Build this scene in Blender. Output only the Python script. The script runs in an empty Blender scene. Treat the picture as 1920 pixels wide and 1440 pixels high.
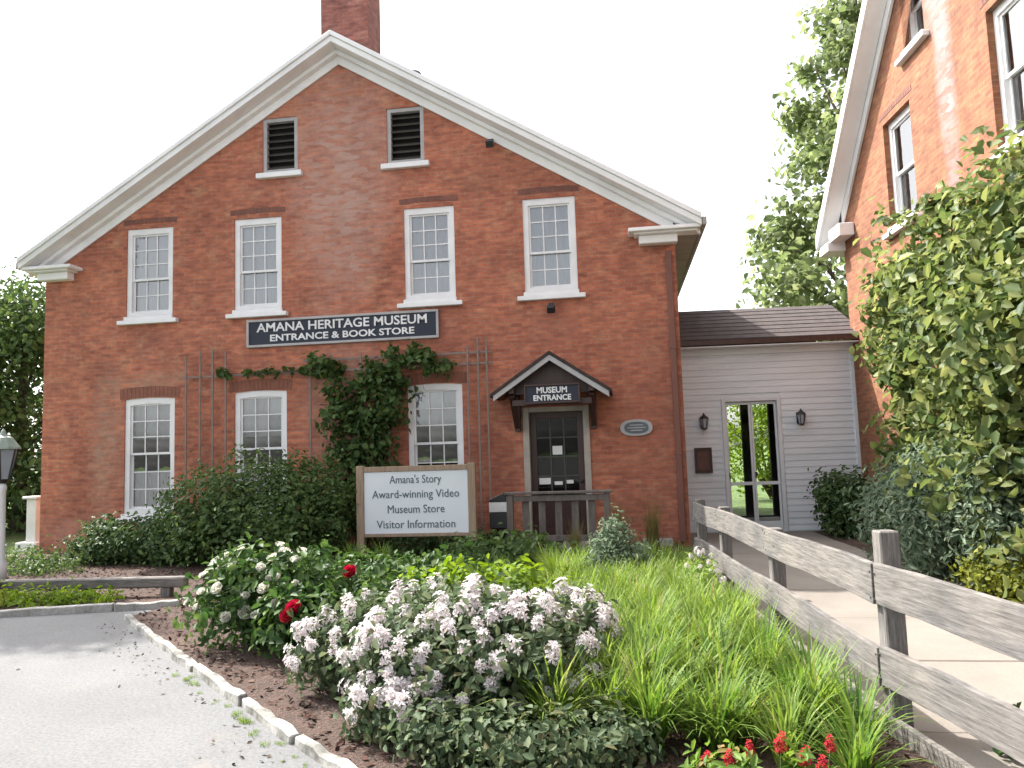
import bpy, bmesh, math, random
import numpy as np
from mathutils import Vector, Matrix
from mathutils.geometry import tessellate_polygon
R = math.radians
rng = np.random.default_rng(7)
random.seed(7)
scene = bpy.context.scene
col = scene.collection

# ---------------------------------------------------------------- camera, sky, sun, exposure
cam_d = bpy.data.cameras.new('camera'); cam = bpy.data.objects.new('camera', cam_d); col.objects.link(cam)
cam_d.sensor_fit = 'HORIZONTAL'; cam_d.sensor_width = 36.0; cam_d.lens = 36.0 * 1400 / 1920
cam_d.clip_start = 0.05; cam_d.clip_end = 2000
cam.matrix_world = Matrix.Translation((-1.0614, -12.9657, 1.64)) @ Matrix.Rotation(R(8.0), 4, 'Z') @ Matrix.Rotation(R(95.22), 4, 'X') @ Matrix.Rotation(R(-1.85), 4, 'Z')
scene.camera = cam
SUN = Vector((-0.76, 0.416, 1.0)).normalized()
world = bpy.data.worlds.new('World'); scene.world = world; world.use_nodes = True
wn = world.node_tree.nodes; wl = world.node_tree.links
sky = wn.new('ShaderNodeTexSky'); sky.sky_type = 'NISHITA'; sky.sun_disc = False
sky.sun_elevation = math.asin(SUN.z); sky.sun_rotation = math.atan2(SUN.x, SUN.y)
sky.dust_density = 5.0; sky.air_density = 1.0; sky.altitude = 200
# thin white summer overcast: the veil keeps the sky's brightness but takes most of its blue
bw = wn.new('ShaderNodeRGBToBW'); mixs = wn.new('ShaderNodeMix'); mixs.data_type = 'RGBA'; mixs.inputs[0].default_value = 0.8
wl.new(sky.outputs[0], bw.inputs[0]); wl.new(sky.outputs[0], mixs.inputs[6]); wl.new(bw.outputs[0], mixs.inputs[7])
bg = wn['Background']; bg.inputs[1].default_value = 0.15; wl.new(mixs.outputs[2], bg.inputs[0])
sun_d = bpy.data.lights.new('sun', 'SUN'); sun_d.energy = 2.6; sun_d.angle = R(0.6); sun_d.color = (1.0, 0.95, 0.88)
sun = bpy.data.objects.new('sun', sun_d); col.objects.link(sun)
sun.rotation_euler = SUN.to_track_quat('Z', 'Y').to_euler()
vs = scene.view_settings; vs.view_transform = 'Standard'; vs.look = 'None'; vs.exposure = 2.02; vs.gamma = 1.0; vs.use_curve_mapping = False
scene.cycles.use_denoising = True
scene.cycles.max_bounces = 8; scene.cycles.transparent_max_bounces = 12

# ---------------------------------------------------------------- materials
def _new(name):
    m = bpy.data.materials.new(name); m.use_nodes = True
    nt = m.node_tree; return m, nt.nodes, nt.links, nt.nodes['Principled BSDF']
def ramp2(n, l, fac, c1, c2, lo=0.35, hi=0.65):
    r = n.new('ShaderNodeValToRGB'); r.color_ramp.elements[0].position = lo; r.color_ramp.elements[1].position = hi
    r.color_ramp.elements[0].color = (*c1, 1); r.color_ramp.elements[1].color = (*c2, 1)
    l.new(fac, r.inputs[0]); return r.outputs[0]
def noise(n, l, vec, scale, detail=4, rough=0.55):
    t = n.new('ShaderNodeTexNoise'); t.inputs['Scale'].default_value = scale; t.inputs['Detail'].default_value = detail; t.inputs['Roughness'].default_value = rough
    if vec is not None: l.new(vec, t.inputs['Vector'])
    return t.outputs[0]
def mixc(n, l, fac, a, b, mode='MIX'):
    x = n.new('ShaderNodeMix'); x.data_type = 'RGBA'; x.blend_type = mode
    for sock, v in ((x.inputs[0], fac), (x.inputs[6], a), (x.inputs[7], b)):
        if hasattr(v, 'is_output'): l.new(v, sock)
        elif isinstance(v, (int, float)): sock.default_value = v
        else: sock.default_value = (*v, 1)
    return x.outputs[2]
def coords(n, kind='Object'):
    return n.new('ShaderNodeTexCoord').outputs[kind]
def bump(n, l, p, h, strength=0.3, dist=0.01):
    b = n.new('ShaderNodeBump'); b.inputs['Strength'].default_value = strength; b.inputs['Distance'].default_value = dist
    l.new(h, b.inputs['Height']); l.new(b.outputs[0], p.inputs['Normal'])
def mapping(n, l, vec, scale):
    m = n.new('ShaderNodeMapping'); m.inputs['Scale'].default_value = scale; l.new(vec, m.inputs['Vector']); return m.outputs[0]
def plain(name, c, c2=None, scale=6, rough=0.6, stretch=None, bmp=0.0, metal=0.0, fine=None):
    m, n, l, p = _new(name); p.inputs['Roughness'].default_value = rough; p.inputs['Metallic'].default_value = metal
    v = coords(n)
    if stretch: v = mapping(n, l, v, stretch)
    f = noise(n, l, v, scale, 6)
    c2 = c2 or tuple(x * 0.8 for x in c)
    out = ramp2(n, l, f, c2, c)
    if fine:
        f2 = noise(n, l, v, fine, 3)
        out = mixc(n, l, 0.6, out, ramp2(n, l, f2, (0.55,) * 3, (1.0,) * 3, 0.3, 0.6), 'MULTIPLY')
    l.new(out, p.inputs['Base Color'])
    if bmp: bump(n, l, p, noise(n, l, v, (fine or scale * 4), 5), bmp)
    return m
def wall_uv(n, l):
    tc = n.new('ShaderNodeTexCoord'); s = n.new('ShaderNodeSeparateXYZ'); l.new(tc.outputs['Object'], s.inputs[0])
    sn = n.new('ShaderNodeSeparateXYZ'); l.new(tc.outputs['Normal'], sn.inputs[0])
    ab = n.new('ShaderNodeMath'); ab.operation = 'ABSOLUTE'; l.new(sn.outputs[0], ab.inputs[0])
    gt = n.new('ShaderNodeMath'); gt.operation = 'GREATER_THAN'; gt.inputs[1].default_value = 0.6; l.new(ab.outputs[0], gt.inputs[0])
    mx = n.new('ShaderNodeMix'); mx.data_type = 'FLOAT'; l.new(gt.outputs[0], mx.inputs[0]); l.new(s.outputs[0], mx.inputs[2]); l.new(s.outputs[1], mx.inputs[3])
    c = n.new('ShaderNodeCombineXYZ'); l.new(mx.outputs[0], c.inputs[0]); l.new(s.outputs[2], c.inputs[1])
    return c.outputs[0], tc.outputs['Object'], s
def spot(n, l, sep, cx, cz, rx, rz, nz):
    """soft elliptical stain mask in wall x/z, broken up by noise"""
    def ax(o, c, r):
        a = n.new('ShaderNodeMath'); a.operation = 'SUBTRACT'; l.new(o, a.inputs[0]); a.inputs[1].default_value = c
        b = n.new('ShaderNodeMath'); b.operation = 'DIVIDE'; l.new(a.outputs[0], b.inputs[0]); b.inputs[1].default_value = r
        d = n.new('ShaderNodeMath'); d.operation = 'POWER'; l.new(b.outputs[0], d.inputs[0]); d.inputs[1].default_value = 2; return d.outputs[0]
    ad = n.new('ShaderNodeMath'); ad.operation = 'ADD'; l.new(ax(sep.outputs[0], cx, rx), ad.inputs[0]); l.new(ax(sep.outputs[2], cz, rz), ad.inputs[1])
    sb = n.new('ShaderNodeMath'); sb.operation = 'MULTIPLY_ADD'; l.new(nz, sb.inputs[0]); sb.inputs[1].default_value = 1.6; sb.inputs[2].default_value = 0.2
    su = n.new('ShaderNodeMath'); su.operation = 'SUBTRACT'; su.use_clamp = True; l.new(sb.outputs[0], su.inputs[0]); l.new(ad.outputs[0], su.inputs[1])
    return su.outputs[0]
def brick_mat(name, ca, cb, mortar, stains, stain_col):
    m, n, l, p = _new(name)
    uv, ob, sep = wall_uv(n, l)
    b = n.new('ShaderNodeTexBrick'); l.new(uv, b.inputs['Vector'])
    b.inputs['Scale'].default_value = 1.0; b.inputs['Brick Width'].default_value = 0.215; b.inputs['Row Height'].default_value = 0.074
    b.inputs['Mortar Size'].default_value = 0.0055; b.inputs['Mortar Smooth'].default_value = 0.4; b.inputs['Bias'].default_value = 0.0
    b.inputs['Color1'].default_value = (*ca, 1); b.inputs['Color2'].default_value = (*cb, 1); b.inputs['Mortar'].default_value = (*mortar, 1)
    f = noise(n, l, ob, 0.9, 6, 0.65)
    c = mixc(n, l, 0.8, b.outputs[0], ramp2(n, l, f, (0.72, 0.69, 0.69), (1.28, 1.26, 1.24), 0.32, 0.68), 'MULTIPLY')
    f3 = noise(n, l, ob, 2.6, 5, 0.7)
    c = mixc(n, l, ramp2(n, l, f3, (0, 0, 0), (0.55,) * 3, 0.52, 0.70), c, tuple(min(1, x) for x in (ca[0] * 1.05, ca[1] * 1.75, ca[2] * 1.9)))
    f2 = noise(n, l, mapping(n, l, ob, (3.2, 3.2, 9.0)), 1.6, 3)
    c = mixc(n, l, 0.75, c, ramp2(n, l, f2, (0.60, 0.54, 0.55), (1.3, 1.3, 1.25), 0.30, 0.70), 'MULTIPLY')
    fn = noise(n, l, ob, 1.7, 5, 0.7)
    vb_ = n.new('ShaderNodeTexVoronoi'); vb_.inputs['Scale'].default_value = 1.0; l.new(mapping(n, l, ob, (4.65, 4.65, 13.5)), vb_.inputs['Vector'])
    hsv = n.new('ShaderNodeSeparateColor'); l.new(vb_.outputs['Color'], hsv.inputs[0])
    speck = ramp2(n, l, hsv.outputs[0], (0.45,) * 3, (1.2,) * 3, 0.2, 0.85)
    for s in stains:
        k = spot(n, l, sep, *s[:4], fn)
        g = n.new('ShaderNodeMath'); g.operation = 'MULTIPLY'; g.use_clamp = True; l.new(k, g.inputs[0]); g.inputs[1].default_value = s[4]
        g2 = n.new('ShaderNodeMath'); g2.operation = 'MULTIPLY'; g2.use_clamp = True; l.new(g.outputs[0], g2.inputs[0]); l.new(speck, g2.inputs[1]); g = g2
        c = mixc(n, l, g.outputs[0], c, s[5] if len(s) > 5 else stain_col)
    l.new(c, p.inputs['Base Color']); p.inputs['Roughness'].default_value = 0.9
    inv = n.new('ShaderNodeMath'); inv.operation = 'SUBTRACT'; inv.inputs[0].default_value = 1.0; l.new(b.outputs['Fac'], inv.inputs[1])
    bump(n, l, p, inv.outputs[0], 0.6, 0.006)
    return m
def leaf_mat(name, c1, c2, c3, rough=0.45, trans=0.35, dead=None):
    m, n, l, p = _new(name)
    g = n.new('ShaderNodeNewGeometry')
    r = n.new('ShaderNodeValToRGB'); e = r.color_ramp.elements; e[0].color = (*c1, 1); e[1].color = (*c3, 1); k = e.new(0.5); k.color = (*c2, 1)
    if dead:
        k.position = 0.45; e[2].position = 0.93; d_ = e.new(0.99); d_.color = (*dead, 1)
    l.new(g.outputs['Random Per Island'], r.inputs[0])
    l.new(r.outputs[0], p.inputs['Base Color']); p.inputs['Roughness'].default_value = rough
    p.inputs['Specular IOR Level'].default_value = 0.2; p.inputs['Roughness'].default_value = rough + 0.12
    t = n.new('ShaderNodeBsdfTranslucent'); hs = n.new('ShaderNodeHueSaturation'); hs.inputs['Hue'].default_value = 0.485; hs.inputs['Saturation'].default_value = 1.1; hs.inputs['Value'].default_value = 1.6
    l.new(r.outputs[0], hs.inputs['Color']); l.new(hs.outputs[0], t.inputs[0])
    mx = n.new('ShaderNodeMixShader'); mx.inputs[0].default_value = trans
    l.new(p.outputs[0], mx.inputs[1]); l.new(t.outputs[0], mx.inputs[2]); l.new(mx.outputs[0], n['Material Output'].inputs['Surface'])
    return m
def glass_mat(name, tint=(0.93, 0.96, 0.97), ior=2.8):
    m, n, l, p = _new(name); n.remove(p)
    t = n.new('ShaderNodeBsdfTransparent'); t.inputs[0].default_value = (*tint, 1)
    g = n.new('ShaderNodeBsdfGlossy'); g.inputs['Roughness'].default_value = 0.03
    nz = noise(n, l, coords(n), 2.2, 2); b = n.new('ShaderNodeBump'); b.inputs['Strength'].default_value = 0.05; b.inputs['Distance'].default_value = 0.05; l.new(nz, b.inputs['Height']); l.new(b.outputs[0], g.inputs['Normal'])
    f = n.new('ShaderNodeFresnel'); f.inputs[0].default_value = ior
    mx = n.new('ShaderNodeMixShader'); l.new(f.outputs[0], mx.inputs[0]); l.new(t.outputs[0], mx.inputs[1]); l.new(g.outputs[0], mx.inputs[2])
    l.new(mx.outputs[0], n['Material Output'].inputs['Surface']); return m

M = {}
M['brick'] = brick_mat('weathered_red_brick', (0.455, 0.158, 0.088), (0.325, 0.105, 0.064), (0.32, 0.21, 0.165),
    [(0.00, 6.8, 1.2, 2.8, 0.75), (-1.10, 8.0, 0.5, 0.9, 0.5, (0.498, 0.249, 0.158)), (2.80, 6.6, 1.0, 0.5, 0.35, (0.216, 0.100, 0.058)), (-3.80, 3.95, 0.5, 0.45, 0.4, (0.224, 0.091, 0.071)), (-1.60, 6.9, 0.6, 0.5, 0.4, (0.224, 0.091, 0.071)), (1.70, 3.95, 0.5, 0.4, 0.35, (0.224, 0.091, 0.071)), (3.90, 3.8, 0.5, 0.5, 0.4, (0.224, 0.091, 0.071)), (-5.20, 0.4, 1.2, 0.5, 0.4, (0.349, 0.199, 0.158)), (0.10, 2.6, 1.0, 1.6, 0.35), (-4.70, 2.1, 0.42, 1.7, 0.4, (0.365, 0.274, 0.207)), (-3.80, 3.15, 0.9, 0.3, 0.5, (0.349, 0.241, 0.166)), (5.50, 2.0, 0.8, 2.5, 0.3, (0.232, 0.091, 0.066))], (0.432, 0.282, 0.232))
M['brick_orange'] = brick_mat('orange_red_brick', (0.274, 0.112, 0.051), (0.195, 0.071, 0.035), (0.232, 0.149, 0.100),
    [(3.95, 7.2, 0.30, 3.0, 0.9), (3.85, 8.4, 0.46, 1.2, 0.9)], (0.274, 0.216, 0.207))
M['brick_dark'] = brick_mat('chimney_brick', (0.349, 0.133, 0.104), (0.249, 0.091, 0.075), (0.249, 0.174, 0.149), [], (0.332, 0.249, 0.249))
M['lintel'] = plain('dark_lintel_brick', (0.217, 0.090, 0.065), (0.140, 0.065, 0.051), 5, 0.9)
M['lintel_red'] = plain('soldier_brick', (0.255, 0.102, 0.068), (0.187, 0.076, 0.051), 5, 0.9)
M['white'] = plain('white_painted_wood', (0.80, 0.80, 0.80), (0.70, 0.70, 0.70), 2.5, 0.5, bmp=0.05)
M['trim'] = plain('aged_white_trim', (0.848, 0.848, 0.843), (0.742, 0.742, 0.737), 1.6, 0.55, bmp=0.08)
M['trim_pale'] = plain('aged_tan_trim', (0.450, 0.396, 0.342), (0.324, 0.288, 0.243), 4, 0.6, bmp=0.1)
M['glass'] = glass_mat('window_glass'); M['clear'] = glass_mat('door_glass', (0.95, 0.97, 0.96), 1.5)
M['blind'] = plain('off_white_blind', (0.84, 0.86, 0.87), (0.78, 0.80, 0.81), 2, 0.9, stretch=(6, 6, 1))
M['curtain'] = plain('grey_sheer_curtain', (0.36, 0.38, 0.40), (0.26, 0.28, 0.30), 3, 0.9, stretch=(8, 8, 0.6))
M['sheer'] = plain('pale_grey_sheer', (0.78, 0.81, 0.84), (0.64, 0.67, 0.70), 3, 0.9, stretch=(8, 8, 0.6))
M['roof'] = plain('grey_roof_shingle', (0.12, 0.115, 0.11), (0.07, 0.07, 0.07), 3, 0.95, fine=40, bmp=0.4)
M['shingle'] = plain('brown_asphalt_shingle', (0.089, 0.071, 0.068), (0.060, 0.048, 0.046), 5, 0.95, fine=30, bmp=0.5)
M['shingle_dark'] = plain('dark_brown_shingle', (0.06, 0.045, 0.04), (0.035, 0.027, 0.025), 5, 0.95, fine=30, bmp=0.5)
M['soffit'] = plain('grey_soffit', (0.38, 0.37, 0.36), (0.30, 0.29, 0.28), 3, 0.7)
M['louvre'] = plain('dark_louvre_slat', (0.075, 0.068, 0.055), (0.04, 0.037, 0.03), 4, 0.7)
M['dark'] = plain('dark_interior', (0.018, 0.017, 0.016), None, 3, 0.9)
M['doorwood'] = plain('dark_brown_door', (0.060, 0.026, 0.020), (0.04, 0.018, 0.014), 4, 0.45, stretch=(6, 6, 0.8))
M['muntin_dark'] = plain('dull_green_muntin', (0.07, 0.075, 0.055), (0.05, 0.05, 0.04), 4, 0.6)
M['paper'] = plain('paper', (0.80, 0.80, 0.78), (0.74, 0.74, 0.72), 3, 0.8)
M['siding'] = plain('pale_grey_clapboard', (0.70, 0.735, 0.77), (0.61, 0.645, 0.68), 1.3, 0.6, stretch=(0.6, 1, 4), bmp=0.04)
M['door_white'] = plain('pale_grey_door', (0.68, 0.70, 0.72), (0.60, 0.62, 0.64), 2, 0.5)
M['brownpaint'] = plain('brick_brown_downspout', (0.187, 0.072, 0.051), (0.145, 0.060, 0.043), 2, 0.6)
M['black'] = plain('black_metal', (0.02, 0.02, 0.022), None, 4, 0.45)
M['navy'] = plain('navy_sign_paint', (0.012, 0.018, 0.036), (0.009, 0.013, 0.027), 2, 0.6)
M['signgrey'] = plain('grey_sign_edge', (0.42, 0.41, 0.41), (0.34, 0.33, 0.33), 4, 0.6)
M['signwhite'] = plain('white_lettering', (0.78, 0.78, 0.78), None, 4, 0.6)
M['board'] = plain('white_sign_board', (0.684, 0.731, 0.760), (0.627, 0.674, 0.712), 1.2, 0.45)
M['ink'] = plain('blue_grey_lettering', (0.07, 0.11, 0.13), (0.05, 0.08, 0.10), 5, 0.6)
M['tanwood'] = plain('tan_sign_wood', (0.340, 0.246, 0.170), (0.230, 0.170, 0.119), 3, 0.75, stretch=(8, 8, 1), bmp=0.2)
def weathered(name, st):
    m, n, l, p = _new(name); v = mapping(n, l, coords(n), st)
    f = noise(n, l, v, 5, 8, 0.7); c = ramp2(n, l, f, (0.06, 0.057, 0.055), (0.215, 0.203, 0.19), 0.32, 0.66)
    f2 = noise(n, l, coords(n), 2.2, 4); c = mixc(n, l, 0.45, c, ramp2(n, l, f2, (0.5, 0.5, 0.54), (1.22, 1.12, 1.0), 0.38, 0.62), 'MULTIPLY')
    vo = n.new('ShaderNodeTexVoronoi'); vo.inputs['Scale'].default_value = 3.1; l.new(mapping(n, l, coords(n), (0.8, 0.8, 2.2)), vo.inputs['Vector'])
    k = ramp2(n, l, vo.outputs['Distance'], (0.4, 0.36, 0.33), (1, 1, 1), 0.05, 0.13); c = mixc(n, l, 0.7, c, k, 'MULTIPLY')
    l.new(c, p.inputs['Base Color']); p.inputs['Roughness'].default_value = 0.9; bump(n, l, p, f, 0.5, 0.01); return m
M['grey_rail'] = weathered('weathered_grey_rail', (1, 1.2, 14))
M['grey_post'] = weathered('weathered_grey_post', (12, 12, 1.2))
M['grey_rail_x'] = weathered('weathered_grey_timber', (1.2, 1, 14))
M['porchwood'] = plain('dark_weathered_porch_wood', (0.170, 0.145, 0.128), (0.102, 0.089, 0.081), 4, 0.9, stretch=(3, 3, 1), bmp=0.3)
M['trelliswood'] = plain('thin_grey_trellis_wood', (0.26, 0.20, 0.17), (0.18, 0.14, 0.12), 4, 0.9)
M['step'] = plain('concrete_step', (0.34, 0.33, 0.31), (0.22, 0.21, 0.20), 4, 0.9, fine=60, bmp=0.3)
M['bark'] = plain('tree_bark', (0.16, 0.12, 0.09), (0.08, 0.06, 0.05), 4, 0.95, stretch=(6, 6, 1), bmp=0.6)
M['stem'] = plain('vine_stem', (0.11, 0.085, 0.06), (0.06, 0.05, 0.035), 6, 0.9, bmp=0.3)
M['greenstem'] = plain('green_stem', (0.09, 0.14, 0.045), (0.06, 0.10, 0.03), 6, 0.7)
M['kerb'] = plain('chipped_white_kerb', (0.360, 0.351, 0.324), (0.099, 0.095, 0.081), 7, 0.85, fine=35, bmp=0.5)
M['kerb_grey'] = plain('grey_concrete_kerb', (0.36, 0.35, 0.33), (0.24, 0.23, 0.21), 5, 0.9, fine=40, bmp=0.5)
M['lampwhite'] = plain('white_lamp_post', (0.70, 0.72, 0.72), (0.6, 0.62, 0.62), 3, 0.5)
M['lampglass'] = plain('frosted_lamp_glass', (0.34, 0.38, 0.42), (0.28, 0.32, 0.36), 4, 0.2)

def ground_mats():
    m, n, l, p = _new('lawn'); v = coords(n); f = noise(n, l, v, 3, 6); c = ramp2(n, l, f, (0.05, 0.085, 0.02), (0.10, 0.16, 0.035)); l.new(c, p.inputs['Base Color']); p.inputs['Roughness'].default_value = 0.95; bump(n, l, p, noise(n, l, v, 60, 3), 0.8, 0.03); M['lawn'] = m
    m, n, l, p = _new('pale_pavement'); v = coords(n)
    c = ramp2(n, l, noise(n, l, v, 0.9, 7, 0.6), (0.110, 0.111, 0.113), (0.146, 0.147, 0.149), 0.3, 0.7)
    c = mixc(n, l, 0.7, c, ramp2(n, l, noise(n, l, v, 42, 5, 0.85), (0.5,) * 3, (1.16,) * 3, 0.36, 0.58), 'MULTIPLY')
    st = noise(n, l, v, 1.6, 5, 0.7); c = mixc(n, l, ramp2(n, l, st, (0, 0, 0), (0.55,) * 3, 0.58, 0.74), c, (0.19, 0.165, 0.14))
    vo = n.new('ShaderNodeTexVoronoi'); vo.inputs['Scale'].default_value = 1.9; l.new(v, vo.inputs['Vector'])
    c = mixc(n, l, 0.8, c, ramp2(n, l, vo.outputs['Distance'], (0.5, 0.48, 0.47), (1, 1, 1), 0.015, 0.04), 'MULTIPLY')
    l.new(c, p.inputs['Base Color']); p.inputs['Roughness'].default_value = 0.92; bump(n, l, p, noise(n, l, v, 120, 3), 0.5, 0.006); M['pave'] = m
    m, n, l, p = _new('mulch'); v = coords(n)
    c = ramp2(n, l, noise(n, l, v, 25, 6, 0.7), (0.03, 0.019, 0.014), (0.10, 0.058, 0.043), 0.3, 0.7)
    c = mixc(n, l, ramp2(n, l, noise(n, l, v, 1.3, 4), (0, 0, 0), (0.6,) * 3, 0.5, 0.68), c, (0.13, 0.078, 0.06))
    l.new(c, p.inputs['Base Color']); p.inputs['Roughness'].default_value = 0.95; bump(n, l, p, noise(n, l, v, 45, 4), 1.0, 0.03); M['mulch'] = m
    m, n, l, p = _new('pinkish_concrete'); v = coords(n)
    c = ramp2(n, l, noise(n, l, v, 1.4, 6, 0.6), (0.195, 0.172, 0.148), (0.25, 0.224, 0.195), 0.3, 0.7)
    c = mixc(n, l, 0.6, c, ramp2(n, l, noise(n, l, v, 110, 2, 0.8), (0.75,) * 3, (1.1,) * 3, 0.35, 0.65), 'MULTIPLY')
    l.new(c, p.inputs['Base Color']); p.inputs['Roughness'].default_value = 0.92; bump(n, l, p, noise(n, l, v, 110, 3), 0.35, 0.005); M['concrete'] = m
ground_mats()
L = {}
L['dark'] = leaf_mat('dark_green_leaf', (0.042, 0.08, 0.026), (0.07, 0.12, 0.038), (0.11, 0.165, 0.052), 0.4, 0.3)
L['darker'] = leaf_mat('deep_green_leaf', (0.032, 0.066, 0.024), (0.055, 0.10, 0.035), (0.10, 0.15, 0.052), 0.4, 0.25)
L['tree'] = leaf_mat('tree_leaf', (0.085, 0.12, 0.048), (0.125, 0.165, 0.07), (0.19, 0.225, 0.115), 0.45, 0.55)
L['vine'] = leaf_mat('bright_vine_leaf', (0.05, 0.085, 0.03), (0.115, 0.155, 0.05), (0.23, 0.255, 0.10), 0.38, 0.4)
L['sage'] = leaf_mat('grey_green_leaf', (0.085, 0.13, 0.085), (0.14, 0.195, 0.125), (0.22, 0.26, 0.18), 0.5, 0.3)
L['rose'] = leaf_mat('rose_leaf', (0.025, 0.06, 0.017), (0.048, 0.10, 0.028), (0.09, 0.15, 0.04), 0.38, 0.3)
L['phlox'] = leaf_mat('grey_dark_leaf', (0.045, 0.078, 0.038), (0.08, 0.115, 0.058), (0.14, 0.17, 0.09), 0.5, 0.3, (0.13, 0.12, 0.06))
L['lime'] = leaf_mat('lime_leaf', (0.09, 0.16, 0.018), (0.13, 0.21, 0.026), (0.17, 0.25, 0.04), 0.5, 0.4)
L['yellow'] = leaf_mat('yellow_green_leaf', (0.12, 0.145, 0.02), (0.165, 0.19, 0.028), (0.2, 0.215, 0.045), 0.5, 0.4)
L['lily'] = leaf_mat('strap_leaf', (0.055, 0.125, 0.022), (0.10, 0.18, 0.032), (0.16, 0.24, 0.055), 0.4, 0.4, (0.24, 0.19, 0.09))
L['lily_light'] = leaf_mat('light_strap_leaf', (0.10, 0.175, 0.03), (0.15, 0.235, 0.045), (0.21, 0.285, 0.08), 0.4, 0.4, (0.25, 0.21, 0.10))
L['straw'] = leaf_mat('straw_grass', (0.13, 0.11, 0.05), (0.17, 0.15, 0.055), (0.13, 0.15, 0.045), 0.6, 0.35)
L['petal'] = leaf_mat('white_pink_petal', (0.55, 0.48, 0.485), (0.60, 0.555, 0.56), (0.64, 0.62, 0.615), 0.6, 0.3, (0.48, 0.38, 0.32))
L['cream'] = leaf_mat('cream_petal', (0.493, 0.484, 0.378), (0.528, 0.524, 0.458), (0.546, 0.541, 0.493), 0.6, 0.3)
L['red'] = leaf_mat('red_petal', (0.34, 0.012, 0.02), (0.42, 0.02, 0.03), (0.45, 0.05, 0.045), 0.5, 0.2)
L['chip'] = leaf_mat('bark_chip', (0.038, 0.021, 0.015), (0.076, 0.041, 0.031), (0.128, 0.076, 0.058), 0.9, 0.0)
L['litter'] = leaf_mat('dry_litter', (0.128, 0.098, 0.068), (0.076, 0.058, 0.041), (0.170, 0.140, 0.102), 0.9, 0.0)

# ---------------------------------------------------------------- helpers
def tag(o, label=None, cat=None, group=None, kind=None):
    if label: o['label'] = label
    if cat: o['category'] = cat
    if group: o['group'] = group
    if kind: o['kind'] = kind
    return o
def link(o, parent=None):
    col.objects.link(o)
    if parent is not None: o.parent = parent
    return o
def empty(name, loc=(0, 0, 0), rz=0.0):
    o = bpy.data.objects.new(name, None); o.location = loc; o.rotation_euler = (0, 0, rz); o.empty_display_size = 0.2; return link(o)
class MB:
    def __init__(s): s.v = []; s.f = []
    def add(s, vs, fs):
        b = len(s.v); s.v += [tuple(x) for x in vs]; s.f += [tuple(i + b for i in f) for f in fs]; return s
    def box(s, x0, x1, y0, y1, z0, z1, m=None):
        vs = [(x0, y0, z0), (x1, y0, z0), (x1, y1, z0), (x0, y1, z0), (x0, y0, z1), (x1, y0, z1), (x1, y1, z1), (x0, y1, z1)]
        if m is not None: vs = [m @ Vector(v) for v in vs]
        return s.add(vs, [(0, 3, 2, 1), (4, 5, 6, 7), (0, 1, 5, 4), (1, 2, 6, 5), (2, 3, 7, 6), (3, 0, 4, 7)])
    def prism(s, poly, y0, y1):
        """poly in x/z (counter-clockwise seen from -Y), extruded along y"""
        n = len(poly); vs = [(x, y0, z) for x, z in poly] + [(x, y1, z) for x, z in poly]
        fs = [tuple(range(n)), tuple(range(2 * n - 1, n - 1, -1))] + [(i, i + n, (i + 1) % n + n, (i + 1) % n) for i in range(n)]
        return s.add(vs, fs)
    def slab(s, poly, z0, z1):
        n = len(poly); vs = [(x, y, z0) for x, y in poly] + [(x, y, z1) for x, y in poly]
        fs = [tuple(range(n - 1, -1, -1)), tuple(range(n, 2 * n))] + [(i, (i + 1) % n, (i + 1) % n + n, i + n) for i in range(n)]
        return s.add(vs, fs)
    def tube(s, pts, rad, sides=8, cap=True):
        pts = [Vector(p) for p in pts]; rad = rad if hasattr(rad, '__len__') else [rad] * len(pts); b = len(s.v)
        for i, p in enumerate(pts):
            d = (pts[min(i + 1, len(pts) - 1)] - pts[max(i - 1, 0)]).normalized()
            a = d.orthogonal().normalized() if i == 0 else (a - d * a.dot(d)).normalized(); c = d.cross(a)
            for k in range(sides):
                t = 2 * math.pi * k / sides; s.v.append(tuple(p + (a * math.cos(t) + c * math.sin(t)) * rad[i]))
        for i in range(len(pts) - 1):
            for k in range(sides):
                k2 = (k + 1) % sides; s.f.append((b + i * sides + k, b + i * sides + k2, b + (i + 1) * sides + k2, b + (i + 1) * sides + k))
        if cap:
            s.f.append(tuple(b + k for k in range(sides - 1, -1, -1))); e = b + (len(pts) - 1) * sides; s.f.append(tuple(e + k for k in range(sides)))
        return s
    def lathe(s, prof, cx=0, cy=0, sides=12):
        b = len(s.v)
        for r, z in prof:
            for k in range(sides):
                t = 2 * math.pi * k / sides; s.v.append((cx + r * math.cos(t), cy + r * math.sin(t), z))
        for i in range(len(prof) - 1):
            for k in range(sides):
                k2 = (k + 1) % sides; s.f.append((b + i * sides + k, b + i * sides + k2, b + (i + 1) * sides + k2, b + (i + 1) * sides + k))
        s.f.append(tuple(b + k for k in range(sides - 1, -1, -1))); e = b + (len(prof) - 1) * sides; s.f.append(tuple(e + k for k in range(sides)))
        return s
    def mesh(s, name, mat, bevel=0.0, smooth=False):
        me = bpy.data.meshes.new(name); me.from_pydata(s.v, [], s.f); me.materials.append(mat)
        bm = bmesh.new(); bm.from_mesh(me); bmesh.ops.recalc_face_normals(bm, faces=bm.faces)
        if bevel: bmesh.ops.bevel(bm, geom=list(bm.edges), offset=bevel, segments=1, affect='EDGES', profile=0.5, clamp_overlap=True)
        bm.to_mesh(me); bm.free()
        if smooth: me.polygons.foreach_set('use_smooth', [True] * len(me.polygons))
        return me
    def build(s, name, mat, parent=None, bevel=0.0, smooth=False, loc=(0, 0, 0), rz=0.0):
        o = bpy.data.objects.new(name, s.mesh(name, mat, bevel, smooth)); o.location = loc; o.rotation_euler = (0, 0, rz); return link(o, parent)
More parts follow.
